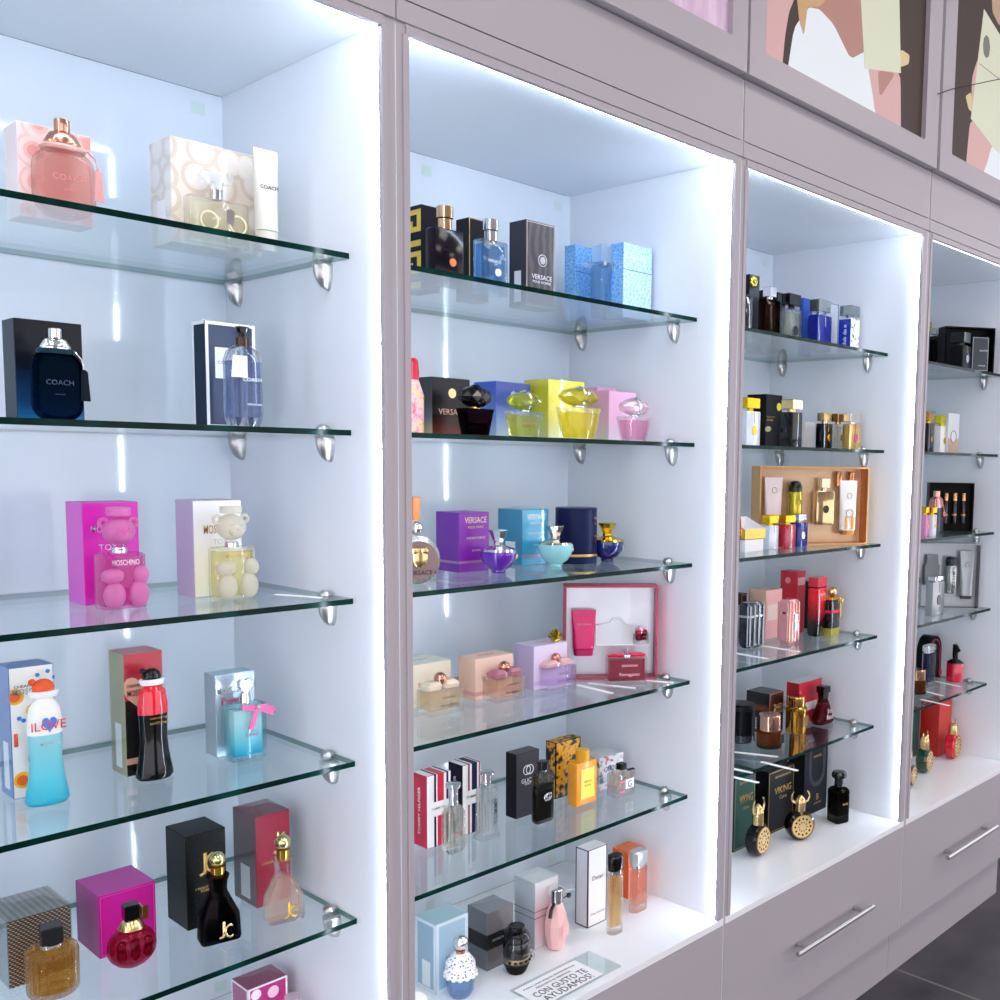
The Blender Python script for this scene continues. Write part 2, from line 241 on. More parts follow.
def CLEAR(tint='#f4faf8',ior=1.5,body=0,bodycol='#ffffff',rough=0.0):
    """thin clear glass: see-through with mirror reflections on its faces; body = share of milky diffuse in it"""
    key=('C',tint,ior,body,bodycol,rough)
    if key in MATS: return MATS[key]
    m,nt,out=newmat('clear_'+str(len(MATS)))
    t=N(nt,'ShaderNodeBsdfTransparent'); t.inputs[0].default_value=lin(tint)
    last=t
    if body:
        d=N(nt,'ShaderNodeBsdfDiffuse'); d.inputs[0].default_value=lin(bodycol)
        tl=N(nt,'ShaderNodeBsdfTranslucent'); tl.inputs[0].default_value=lin(bodycol)
        m0=N(nt,'ShaderNodeMixShader'); m0.inputs[0].default_value=.5
        nt.links.new(d.outputs[0],m0.inputs[1]); nt.links.new(tl.outputs[0],m0.inputs[2])
        m1=N(nt,'ShaderNodeMixShader'); m1.inputs[0].default_value=body
        nt.links.new(t.outputs[0],m1.inputs[1]); nt.links.new(m0.outputs[0],m1.inputs[2]); last=m1
    g=N(nt,'ShaderNodeBsdfGlossy'); g.inputs['Roughness'].default_value=rough; g.inputs[0].default_value=(1,1,1,1)
    f=fres(nt,ior); mm=N(nt,'ShaderNodeMixShader')
    nt.links.new(f.outputs[0],mm.inputs[0]); nt.links.new(last.outputs[0],mm.inputs[1]); nt.links.new(g.outputs[0],mm.inputs[2])
    nt.links.new(mm.outputs[0],out.inputs[0]); MATS[key]=m; return m
def GLASS(tint='#fdfefe',rough=0.0,ior=1.45,mixin=.6):
    """solid bottle glass: refracting glass with a share let straight through"""
    key=('G',tint,rough,ior,mixin)
    if key in MATS: return MATS[key]
    m,nt,out=newmat('glass_'+str(len(MATS)))
    t=N(nt,'ShaderNodeBsdfTransparent'); t.inputs[0].default_value=lin(tint)
    g=N(nt,'ShaderNodeBsdfGlass'); g.inputs['Color'].default_value=lin(tint); g.inputs['Roughness'].default_value=rough; g.inputs['IOR'].default_value=ior
    mm=N(nt,'ShaderNodeMixShader'); mm.inputs[0].default_value=1-mixin
    nt.links.new(t.outputs[0],mm.inputs[1]); nt.links.new(g.outputs[0],mm.inputs[2]); nt.links.new(mm.outputs[0],out.inputs[0])
    MATS[key]=m; return m
def JUICE(col,body=.45):
    c=lin(col); k=.34 if max(c[:3])>.3 else 1
    return CLEAR(tuple(q**k for q in c[:3]),1.33,body*(.6 if k<1 else .9),tuple(c[:3]),.02)
def FROST(col,body=.8): return CLEAR(col,1.4,body,col,.3)
GOLD=P('#d8a94a',.18,1); PALEGOLD=P('#e2c48a',.2,1); ROSE=P('#d99a80',.16,1); SILVER=P('#d9d9dc',.12,1); CHROME=P('#e8e8ea',.05,1)
STEEL=P('#b9b9b8',.28,1); BLACK=P('#08080a',.1,0,.35,.2); MATTE=P('#141416',.45); WHITE=P('#f2f2f3',.35); PAPER=P('#f6f6f6',.6)
GOLDINK=P('#cfa95e',.3,.8); SILVERINK=P('#d5d5d8',.3,.7); INK=P('#1b1b20',.5); YGOLD=P('#e0b41c',.2,.9); LIGHTTXT=P('#e8e8ee',.4)
# ------------------------------------------------------------------ shapes added to a bmesh
def s_box(bm,w,d,z0,z1,xo=0,yo=0,bev=0,mi=0):
    r=bmesh.ops.create_cube(bm,size=1)
    bmesh.ops.scale(bm,vec=(w,d,z1-z0),verts=r['verts']); bmesh.ops.translate(bm,vec=(xo,yo,(z0+z1)/2),verts=r['verts'])
    fs=set(f for v in r['verts'] for f in v.link_faces)
    for f in fs: f.material_index=mi
    if bev:
        es=list(set(e for v in r['verts'] for e in v.link_edges))
        bmesh.ops.bevel(bm,geom=es,offset=bev,segments=1,affect='EDGES',profile=.5)
def rrect(w,d,r,n=4):
    r=max(min(r,w/2*.999,d/2*.999),1e-5); o=[]
    for cx,cy,a0 in((w/2-r,d/2-r,0),(-w/2+r,d/2-r,PI/2),(-w/2+r,-d/2+r,PI),(w/2-r,-d/2+r,1.5*PI)):
        for k in range(n+1):
            a=a0+PI/2*k/n; o.append((cx+r*math.cos(a),cy+r*math.sin(a)))
    return o
def s_loft(bm,secs,n=4,xo=0,yo=0,mi=0):
    rings=[]
    for s in secs:
        z,w,d,r=s[:4]; dx,dy=(s[4],s[5]) if len(s)>5 else (0,0)
        rings.append([bm.verts.new((x+dx+xo,y+dy+yo,z)) for x,y in rrect(w,d,r,n)])
    m=len(rings[0])
    for a,b in zip(rings,rings[1:]):
        for i in range(m): bm.faces.new((a[i],a[(i+1)%m],b[(i+1)%m],b[i])).material_index=mi
    bm.faces.new(rings[0][::-1]).material_index=mi; bm.faces.new(rings[-1]).material_index=mi
def s_lathe(bm,prof,seg=28,sy=1,xo=0,yo=0,facet=0):
    rings=[]
    for r,z in prof:
        rings.append([bm.verts.new((xo+max(r,1e-5)*math.cos(2*PI*i/seg),yo+sy*max(r,1e-5)*math.sin(2*PI*i/seg),z)) for i in range(seg)])
    for a,b in zip(rings,rings[1:]):
        for i in range(seg): bm.faces.new((a[i],a[(i+1)%seg],b[(i+1)%seg],b[i]))
    bm.faces.new(rings[0][::-1]); bm.faces.new(rings[-1])
def s_slab(bm,w,h,d,r,zc,n=8,xo=0,yo=0,edge=.15):
    """rounded plate standing up: outline in x-z, thickness along y, eased edges"""
    rings=[]; e=d*edge
    for y,k in((-d/2,e),(-d/2+e,0),(d/2-e,0),(d/2,e)):
        rings.append([bm.verts.new((x+xo,y+yo,z+zc)) for x,z in rrect(w-2*k,h-2*k,r-k,n)])
    m=len(rings[0])
    for a,b in zip(rings,rings[1:]):
        for i in range(m): bm.faces.new((a[i],a[(i+1)%m],b[(i+1)%m],b[i]))
    bm.faces.new(rings[0]); bm.faces.new(rings[-1][::-1])
def s_sph(bm,loc,rx,ry=None,rz=None,u=20,v=12):
    ry=ry or rx; rz=rz or rx
    r=bmesh.ops.create_uvsphere(bm,u_segments=u,v_segments=v,radius=1)
    bmesh.ops.scale(bm,vec=(rx,ry,rz),verts=r['verts']); bmesh.ops.translate(bm,vec=loc,verts=r['verts'])
def s_gem(bm,loc,rx,ry,rz):
    r=bmesh.ops.create_icosphere(bm,subdivisions=2,radius=1)
    bmesh.ops.scale(bm,vec=(rx,ry,rz),verts=r['verts']); bmesh.ops.translate(bm,vec=loc,verts=r['verts'])
def s_tube(bm,pts,r0,r1=None,n=8):
    r1=r0 if r1 is None else r1; P_=[Vector(p) for p in pts]; rings=[]
    for i,p in enumerate(P_):
        t=(P_[min(i+1,len(P_)-1)]-P_[max(i-1,0)]).normalized()
        a=t.orthogonal().normalized(); b=t.cross(a); r=r0+(r1-r0)*i/(len(P_)-1)
        if i and rings:
            ref=(rings[-1][0].co-P_[i-1]); ref=(ref-t*ref.dot(t))
            if ref.length>1e-9: a=ref.normalized(); b=t.cross(a)
        rings.append([bm.verts.new(p+r*(math.cos(2*PI*k/n)*a+math.sin(2*PI*k/n)*b)) for k in range(n)])
    for a,b in zip(rings,rings[1:]):
        for k in range(n): bm.faces.new((a[k],a[(k+1)%n],b[(k+1)%n],b[k]))
    bm.faces.new(rings[0][::-1]); bm.faces.new(rings[-1])
def s_tor(bm,loc,R,r,axis='Z',n=24):
    pts=[]
    for i in range(n+1):
        a=2*PI*i/n; c,s=R*math.cos(a),R*math.sin(a)
        pts.append(Vector(loc)+Vector({'Z':(c,s,0),'Y':(c,0,s),'X':(0,c,s)}[axis]))
    s_tube(bm,pts,r)
def s_poly(bm,pts,t,face='F',mi=0,off=0):
    """flat outline (a,b) with thickness t standing on plane; F faces -y, L faces -x"""
    def pt(a,b,c): return (a,c,b) if face=='F' else (c,-a,b) if face=='L' else (a,b,-c)
    f=[bm.verts.new(pt(a,b,off-t)) for a,b in pts]; k=[bm.verts.new(pt(a,b,off)) for a,b in pts]; n=len(pts)
    bm.faces.new(f).material_index=mi; bm.faces.new(k[::-1]).material_index=mi
    for i in range(n): bm.faces.new((f[i],k[i],k[(i+1)%n],f[(i+1)%n])).material_index=mi
def circ(cx,cz,rx,rz=None,n=24): rz=rz or rx; return [(cx+rx*math.cos(2*PI*i/n),cz+rz*math.sin(2*PI*i/n)) for i in range(n)]
def heart(cx,cz,w,h):
    o=[]
    for i in range(28):
        t=2*PI*i/28; x=16*math.sin(t)**3; y=13*math.cos(t)-5*math.cos(2*t)-2*math.cos(3*t)-math.cos(4*t)
        o.append((cx+x/32*w,cz+(y+2.5)/29*h))
    return o
# ------------------------------------------------------------------ objects
def build(name,mats,fn,parent=None,loc=None,rot=None,smooth=True,ang=32):
    bm=bmesh.new(); fn(bm)
    bmesh.ops.recalc_face_normals(bm,faces=bm.faces)
    me=bpy.data.meshes.new(name); bm.to_mesh(me); bm.free()
    for m in (mats if isinstance(mats,(list,tuple)) else [mats]): me.materials.append(m)
    if smooth:
        for p in me.polygons: p.use_smooth=True
        me.set_sharp_from_angle(angle=math.radians(ang))
    o=bpy.data.objects.new(name,me); COL.objects.link(o)
    if parent: o.parent=parent
    if loc: o.location=loc
    if rot: o.rotation_euler=rot
    return o
def tag(o,label,cat,group=None,kind=None):
    o['label']=label; o['category']=cat
    if group: o['group']=group
    if kind: o['kind']=kind
    return o
def thing(name,label,cat,loc,rz=0,group=None):
    o=bpy.data.objects.new(name,None); o.empty_display_size=.02; COL.objects.link(o)
    o.location=loc; o.rotation_euler=(0,0,rz); return tag(o,label,cat,group)
def text(parent,body,mat,width,loc,face='F',height=None,name='lettering',ext=.0002,roll=0):
    cu=bpy.data.curves.new('c','FONT'); cu.body=body; cu.align_x='CENTER'; cu.align_y='CENTER'; cu.size=1; cu.resolution_u=2; cu.space_line=.85; cu.offset=0 if face=='T' else .005
    t=bpy.data.objects.new('c',cu); COL.objects.link(t)
    dg=bpy.context.evaluated_depsgraph_get()
    me=bpy.data.meshes.new_from_object(t.evaluated_get(dg)); bpy.data.objects.remove(t); bpy.data.curves.remove(cu)
    xs=[v.co.x for v in me.vertices]; ys=[v.co.y for v in me.vertices]
    if not xs: return None
    cx,cy=(min(xs)+max(xs))/2,(min(ys)+max(ys))/2; k=width/(max(xs)-min(xs)); kh=height/(max(ys)-min(ys)) if height else k
    cr,sr=math.cos(roll),math.sin(roll)
    bm=bmesh.new(); bm.from_mesh(me)
    for v in bm.verts:
        a,b=(v.co.x-cx)*k,(v.co.y-cy)*kh; a,b=a*cr-b*sr,a*sr+b*cr
        v.co=(a,0,b) if face=='F' else (0,-a,b) if face=='L' else (a,b,0)
    r=bmesh.ops.extrude_face_region(bm,geom=bm.faces[:])
    off={'F':(0,-ext,0),'L':(-ext,0,0),'T':(0,0,ext)}[face]
    bmesh.ops.translate(bm,vec=off,verts=[g for g in r['geom'] if isinstance(g,bmesh.types.BMVert)])
    bmesh.ops.recalc_face_normals(bm,faces=bm.faces)
    bm.to_mesh(me); bm.free(); me.name=name; me.materials.clear(); me.materials.append(mat)
    o=bpy.data.objects.new(name,me); COL.objects.link(o); o.parent=parent; o.location=loc; return o
def film_shape(w,d,h):
    """clear wrap round a box with folded ridges on top"""
    def fn(bm):
        e=.0008
        for sx,sy in((1,0),(-1,0),(0,1),(0,-1)):
            if sx: s_box(bm,.0002,d+2*e,.001,h+e,sx*(w/2+e),0)
            else: s_box(bm,w+2*e,.0002,.001,h+e,0,sy*(d/2+e))
        a=[bm.verts.new(p) for p in((-w/2,-d/2,h+e),(w/2,-d/2,h+e),(w/2,d/2,h+e),(-w/2,d/2,h+e))]
        z=h+.006; c=[bm.verts.new((-w*.22,0,z)),bm.verts.new((w*.22,0,z))]
        bm.faces.new((a[0],a[1],c[1],c[0])); bm.faces.new((a[2],a[3],c[0],c[1])); bm.faces.new((a[1],a[2],c[1])); bm.faces.new((a[3],a[0],c[0]))
    return fn
FILM=CLEAR('#fdfefe',1.22,.012,'#ffffff',.06)
def carton(id,label,front,side=None,top=None,back=None,decs=(),film=False,rz=0,bar=False,group=None,cat='perfume box',name='perfume_box',lift=0):
    """printed folding box; decs = list of (kind, ...) prints on its faces in fractions of the face"""
    x,y,z,w,d,h,_=G[id]; side=side or front; top=top or side
    def fn(bm):
        s_box(bm,w,d,0,h,bev=.0007)
        for f in bm.faces:
            n=f.normal; f.normal_update(); n=f.normal
            f.material_index=0 if n.y<-.9 else 2 if n.z>.9 else 1
    o=build(name,[front,side,top],fn,loc=(x,y,z+lift+.0002),rot=(0,0,rz)); tag(o,label,cat,group)
    w0,d0=w,d
    for di,dc in enumerate(decs):
        k=dc[0]; w=w0+.0008*di; d=d0+.0008*di
        if k in('t','tl'):
            _,body,mat,cx,cz,wf=dc[:6]; hf=dc[6] if len(dc)>6 else None; roll=dc[7] if len(dc)>7 else 0
            if k=='t': text(o,body,mat,wf*w,(cx*w,-d/2-.0001,cz*h),'F',hf*h if hf else None,roll=roll)
            else: text(o,body,mat,wf*(h if roll else d),(-w/2-.0001,-cx*d,cz*h),'L',hf*d if hf else None,roll=roll)
        elif k=='tt':
            _,body,mat,wf=dc; text(o,body,mat,wf*w,(0,0,h+.0001),'T')
        elif k in('r','rl'):
            _,nm,mat,x0,x1,z0,z1=dc
            if k=='r': build(nm,mat,lambda bm:s_poly(bm,[(x0*w,z0*h),(x1*w,z0*h),(x1*w,z1*h),(x0*w,z1*h)],.0003,'F',0,-d/2-.00003),o)
            else: build(nm,mat,lambda bm:s_poly(bm,[(x0*d,z0*h),(x1*d,z0*h),(x1*d,z1*h),(x0*d,z1*h)],.0003,'L',0,-w/2-.00003),o)
        elif k=='d':
            _,nm,mat,cx,cz,r=dc; build(nm,mat,lambda bm:s_poly(bm,[(max(-w0/2,min(w0/2,a)),b) for a,b in circ(cx*w,cz*h,r*w)],.0005,'F',0,-d/2-.00003),o)
        elif k=='dl':
            _,nm,mat,cx,cz,r=dc; build(nm,mat,lambda bm:s_poly(bm,circ(cx*d,cz*h,r*d),.0005,'L',0,-w/2-.00003),o)
        elif k=='ring':
            _,nm,mat,cx,cz,r=dc; build(nm,mat,lambda bm:s_tor(bm,(cx*w,-d/2-.0002,cz*h),r*w,r*w*.09,'Y'),o)
        elif k=='edge':   # printed border line round the front face
            _,nm,mat,m,t=dc
            def fe(bm):
                for a,b,c,e in((-w/2+m,w/2-m,h-m-t,h-m),(-w/2+m,w/2-m,m,m+t),(-w/2+m,-w/2+m+t,m+t,h-m-t),(w/2-m-t,w/2-m,m+t,h-m-t)):
                    s_poly(bm,[(a,c),(b,c),(b,e),(a,e)],.0003,'F',0,-d/2-.00003)
            build(nm,mat,fe,o)
        elif k=='edgel':
            _,nm,mat,m,t=dc
            def fe(bm):
                for a,b,c,e in((-d/2+m,d/2-m,h-m-t,h-m),(-d/2+m,d/2-m,m,m+t),(-d/2+m,-d/2+m+t,m+t,h-m-t),(d/2-m-t,d/2-m,m+t,h-m-t)):
                    s_poly(bm,[(a,c),(b,c),(b,e),(a,e)],.0003,'L',0,-w/2-.00003)
            build(nm,mat,fe,o)
        elif k=='fn':
            _,nm,mat,f=dc; build(nm,mat,lambda bm:f(bm,w,d,h),o)
    w,d=w0,d0
    if bar:
        build('price_sticker',WHITE,lambda bm:s_poly(bm,[(-.18*d,.06*h),(.22*d,.06*h),(.22*d,.42*h),(-.18*d,.42*h)],.0003,'L',0,-w/2-.00003),o)
    if film: build('clear_wrap',FILM,film_shape(w,d,h),o,smooth=False)
    return o
def bottle(id,label,parts,rz=0,group=None,cat='perfume bottle',name='perfume_bottle'):
    """parts(w,d,h,hb) gives (name, material, function) or ('text', body, mat, width, loc[,height,face])"""
    x,y,z,w,d,h,hb=G[id]
    o=thing(name,label,cat,(x,y,z+.0003),rz,group)
    for p in parts(w,d,h,hb):
        if p[0]=='text':
            text(o,p[1],p[2],p[3],p[4],p[6] if len(p)>6 else 'F',p[5] if len(p)>5 else None)
        else:
            q=build(p[0],p[1],p[2],o,smooth=True,ang=p[3] if len(p)>3 else 32)
    return o
def inner(secs,t=.003,fill=1.0,base=.004):
    """liquid volume inside a lofted bottle"""
    z0=secs[0][0]+base; z1=secs[0][0]+(secs[-1][0]-secs[0][0])*fill; out=[]
    def at(z):
        for a,b in zip(secs,secs[1:]):
            if a[0]<=z<=b[0]+1e-9:
                k=(z-a[0])/max(b[0]-a[0],1e-9); return [a[i]+(b[i]-a[i])*k for i in range(1,4)]
        return list(secs[-1][1:4])
    zs=sorted({z0,z1}|{s[0] for s in secs if z0<s[0]<z1})
    for z in zs:
        w,d,r=at(z); out.append((z,max(w-2*t,.001),max(d-2*t,.001),max(r-t,.0008)))
    return out

# ------------------------------------------------------------------ setting
WALLGREY=P('#a5a2a6',.6); CEIL=P('#d8d8d8',.7)
FRONT=P('#aca6ad',.38,0,.35); INNER=P('#e6eaf0',.2,0,.5); BASEW=P('#eef0f4',.14,0,.5); BACKG=P('#dfe7ef',.06,0,.6)
GAPM=P('#2a2729',.6)
LEDS={'a':43,'b':46,'c':33,'d':9}
EDGE=PAT('noise',['#001512','#02221d','#063a34','#2a7068'],55,.14,stops=[.25,.5,.68,.85],stretch=(.25,1,1),spec=.1)
SHELFG=CLEAR('#f6fbfb',1.5)
SHELFBACK=P('#357570',.12)
def tile_mat():
    m,nt,out=newmat('floor_tile'); b=N(nt,'ShaderNodeBsdfPrincipled'); b.inputs['Roughness'].default_value=.35
    tc=nt.nodes.new('ShaderNodeTexCoord'); n=N(nt,'ShaderNodeTexNoise'); n.inputs['Scale'].default_value=7; n.inputs['Detail'].default_value=6
    nt.links.new(tc.outputs['Object'],n.inputs['Vector']); r=ramp(nt,[(.3,'#2c2c2f'),(.75,'#424144')]); nt.links.new(n.outputs[0],r.inputs[0])
    br=N(nt,'ShaderNodeTexBrick'); br.offset=0; br.inputs['Scale'].default_value=1; br.inputs['Mortar Size'].default_value=.005; br.inputs['Mortar Smooth'].default_value=.1
    br.inputs['Brick Width'].default_value=1.5; br.inputs['Row Height'].default_value=1.2; br.inputs['Mortar'].default_value=lin('#66615a')
    mp=nt.nodes.new('ShaderNodeMapping'); mp.inputs['Location'].default_value=(-1.603+1.5*3,-.4,0); nt.links.new(tc.outputs['Object'],mp.inputs[0]); nt.links.new(mp.outputs[0],br.inputs['Vector'])
    nt.links.new(r.outputs[0],br.inputs['Color1']); nt.links.new(r.outputs[0],br.inputs['Color2'])
    nt.links.new(br.outputs['Color'],b.inputs['Base Color']); nt.links.new(b.outputs[0],out.inputs[0]); return m
FLZ=-1.94
def slab(name,mat,x0,x1,y0,y1,z0,z1,kind='structure'):
    o=build(name,mat,lambda bm:s_box(bm,x1-x0,y1-y0,z0,z1,(x0+x1)/2,(y0+y1)/2),smooth=False)
    o['kind']=kind; return o
slab('floor',tile_mat(),-4,6,-4.2,.62,FLZ-.1,FLZ)
slab('wall_back',WALLGREY,-4,6,.49,.62,FLZ,1.3)
slab('wall_front',WALLGREY,-4,6,-4.2,-4.1,.35,1.3)
slab('wall_front_pier',WALLGREY,-.3,.9,-4.2,-4.1,FLZ,.35)   # openings either side are invented, shaped to let frontal light in
slab('ceiling',CEIL,-4,6,-4.2,.62,1.3,1.36)
# glowing ceiling panels added out of view to light the scene
PANEL=P('#ffffff',.5,emit='#fff4ea',es=8)
k=0
for px in(-2.6,-.6,1.4,3.4):
    for py in(-1.6,-3.1):
        t=thing('added_ceiling_light','added square ceiling light out of view, lighting the scene','ceiling light',(px,py,1.3),0,'added ceiling lights')
        build('frame',P('#cfcfcf',.5),lambda bm:[s_box(bm,.64,.02,-.014,-.0004,0,sy) for sy in(-.31,.31)]+[s_box(bm,.02,.6,-.014,-.0004,sx,0) for sx in(-.31,.31)],t,smooth=False)
        build('diffuser',PANEL,lambda bm:s_box(bm,.6,.6,-.01,-.0005),t,smooth=False)
# ------------------------------------------------------------------ cabinets
NICHE={'a':(-.787,-.044),'b':(0,.7428),'c':(.7848,1.5288),'d':(1.5776,2.262)}
SEAM=[-.809,-.022,.7638,1.5533,2.284]
WHICH={'a':'leftmost cabinet','b':'second cabinet','c':'third cabinet','d':'rightmost cabinet'}
LEV=[-.2835,-.5305,-.7735,-1.0155,-1.257]
LNAME=['top','second','third','fourth','lowest']
def facemats(bm):
    for f in bm.faces:
        f.normal_update(); f.material_index=1 if f.normal.y<-.9 else 0
BR=.0035
def bracket(par,x,y,z,s):
    """shelf clamp on the side wall; s=+1 grows toward +x"""
    def fn(bm):
        r=bmesh.ops.create_uvsphere(bm,u_segments=20,v_segments=14,radius=1)
        vs=r['verts']
        for v in vs:
            if v.co.z>0: v.co.z*=.12
        bmesh.ops.scale(bm,vec=(.025,.0115,.034),verts=vs)
        for v in vs:
            if v.co.x*s<0: v.co.x*=.0
        bmesh.ops.translate(bm,vec=(x,y,z-.0125),verts=vs)
        s_box(bm,.022,.016,z-.0082,z-.0124,x+s*.011,y)
    b=build('shelf_bracket',STEEL,fn,par)
    def knob(bm):
        s_lathe(bm,[(.0105,z+.0003),(.0105,z+.003),(.0085,z+.006),(.005,z+.008),(.001,z+.0086)],18,.9,x+s*.013,y)
    build('clamp_knob',STEEL,knob,b)
for ci,(cab,(xl,xr)) in enumerate(NICHE.items()):
    s0,s1=SEAM[ci],SEAM[ci+1]
    lab={'a':'white lit display cabinet at the left end holding two bear shaped bottles',
         'b':'white lit display cabinet second from left with an acrylic sign on its floor',
         'c':'white lit display cabinet third from left with a gold gift set on its middle shelf',
         'd':'white lit display cabinet at the right end with red and black bottles'}[cab]
    t=thing('display_cabinet',lab,'cabinet',((s0+s1)/2,0,FLZ),0,'lit display cabinets along the wall')
    cx,cz=(s0+s1)/2,FLZ
    LEDM=P('#ffffff',.5,emit='#dcecff',es=LEDS[cab])
    def part(name,mats,x0,x1,y0,y1,z0,z1,par=t,bev=.0006,fm=True):
        def fn(bm):
            s_box(bm,x1-x0,y1-y0,z0-cz,z1-cz,(x0+x1)/2-cx,(y0+y1)/2,bev)
            if fm and isinstance(mats,list): facemats(bm)
        return build(name,mats,fn,par,smooth=False)
    g=.0008; wl,wr=xl-.005,xr+.005
    part('side_panel',[INNER,FRONT],s0+g,wl,0,.47,-1.798,.157)
    part('side_panel',[INNER,FRONT],wr,s1-g,0,.47,-1.798,.157)
    part('foot_panel',FRONT,s0+g,wl,.046,.47,FLZ,-1.799)
    part('foot_panel',FRONT,wr,s1-g,.046,.47,FLZ,-1.799)
    part('front_trim',FRONT,wl-.005,xl,-.0025,.007,-1.5,0)
    part('front_trim',FRONT,xr,wr+.005,-.0025,.007,-1.5,0)
    part('front_trim',FRONT,wl,wr,-.0025,.007,-.0005,.012)
    part('back_panel',BACKG,wl,wr,.4496,.4586,-1.5,.006)
    part('back_board',GAPM,wl,wr,.462,.47,FLZ+.02,.15)
    part('top_panel',INNER,wl,wr,.0,.4495,.006,.022)
    part('base_panel',BASEW,wl-.012,wr+.012,-.003,.4495,-1.514,-1.5,bev=.0003)
    part('trim_strip',FRONT,s0+g,s1-g,-.004,-.0002,.0135,.0415)
    part('fascia_panel',FRONT,s0+.004,s1-.004,-.002,.012,.044,.157)
    part('plinth',FRONT,s0+g,s1-g,.03,.045,FLZ,-1.802)
    part('drawer',FRONT,s0+.002,s1-.002,-.0015,.017,-1.796,-1.5155,bev=.001)
    dr=t.children[-1]
    hx=(xl+xr)/2+.015-cx
    def han(bm):
        z=-1.656-cz
        s_tube(bm,[(hx-.17,-.032,z),(hx+.17,-.032,z)],.0058,n=12)
        for q in(-.128,.128): s_tube(bm,[(hx+q,-.0018,z),(hx+q,-.032,z)],.0048,n=10)
    build('handle',STEEL,han,dr)
    # light strips tucked behind the front trim, shining back into the niche
    part('glow_strip',LEDM,wl+.0003,xl-.0003,.0074,.0104,-1.49,-.008,bev=0)
    part('glow_strip',LEDM,xr+.0003,wr-.0003,.0074,.0104,-1.49,-.008,bev=0)
    part('glow_strip',LEDM,wl+.008,wr-.008,.0074,.0104,.0002,.0052,bev=0)
    for px in(xl+.03,xr-.046)+((xl+.352,) if cab=='b' else ()):
        for pz in(-.027,-1.487):
            part('fixing_pad',P('#cbdcd8',.3),px,px+.022,.4492,.4497,pz-.004,pz+.015,bev=0)
    for z in LEV:
        for y in(.142,.406):
            bracket(t,wr-cx,y,z-cz,-1); bracket(t,wl-cx,y,z-cz,1)
# ------------------------------------------------------------------ glass shelves
HOLD={'a':['holding a flowery pink box and cream set','holding two navy boxes','holding two bear shaped bottles','holding the slim red and black bottle','holding a woven silver box'],
      'b':['holding black boxes and two blue ones','holding four gem capped bottles','holding purple, turquoise and navy bowl bottles','holding the open crimson gift box','holding a yellow bottle and striped boxes'],
      'c':['holding blue bottles','holding gold capped black and white bottles','holding an open copper gift set','holding a red to black bottle','holding a copper capped amber jar'],
      'd':['holding an open black gift box','holding a white bottle with yellow cap','holding a black box of thin vials','holding a silver gift set','holding a red bottle with a black horse head']}
for cab,(xl,xr) in NICHE.items():
    for i,z in enumerate(LEV):
        def fn(bm):
            s_box(bm,xr-xl+.0085,.36,-.008,0,0,0)
            for f in bm.faces:
                f.normal_update(); n=f.normal
                f.material_index=0 if abs(n.z)>.5 else (1 if n.y<-.5 else 2)
        o=build('glass_shelf',[SHELFG,EDGE,SHELFBACK],fn,loc=((xl+xr)/2,.0875+.18,z),smooth=False)
        tag(o,'%s glass shelf of the %s, %s'%(LNAME[i],WHICH[cab],HOLD[cab][i]),'shelf','glass shelves in the cabinets')
# ------------------------------------------------------------------ overhead cabinets with backlit posters
PM={'bg':P('#453a36',.5,emit='#4d423e',es=.12),'skin':P('#c39b98',.5,emit='#d9b6b2',es=.12),'skin_mid':P('#a0746a',.5,emit='#bd8e82',es=.12),
    'dress':P('#d2dbe0',.5,emit='#eef3f6',es=.12),'hair':P('#b9946a',.5,emit='#d6b285',es=.1),'gold':P('#cbb988',.5,emit='#e8d49a',es=.1),
    'tag':P('#c6ccb4',.5,emit='#dfe3c9',es=.12),'disc':P('#727465',.5),'face':P('#b08f78',.5,emit='#cfa98f',es=.1),'line':P('#8f8f88',.5),
    'fur':PAT('noise',['#a98fb4','#d8bcd6','#f6ecf6'],40,.6,stretch=(1,1,.25))}
PK=list(PM)
DOORS=[(-.041,.7447,.02,.698),(.7527,1.540,.8044,1.4741),(1.556,2.300,1.6206,2.24)]
OLAB=['white overhead cabinet with a lilac fur backlit poster, leftmost of the three above',
      'white overhead cabinet whose backlit poster shows a white dress behind a blank cream tag',
      'white overhead cabinet at top right whose poster tag has a grey disc']
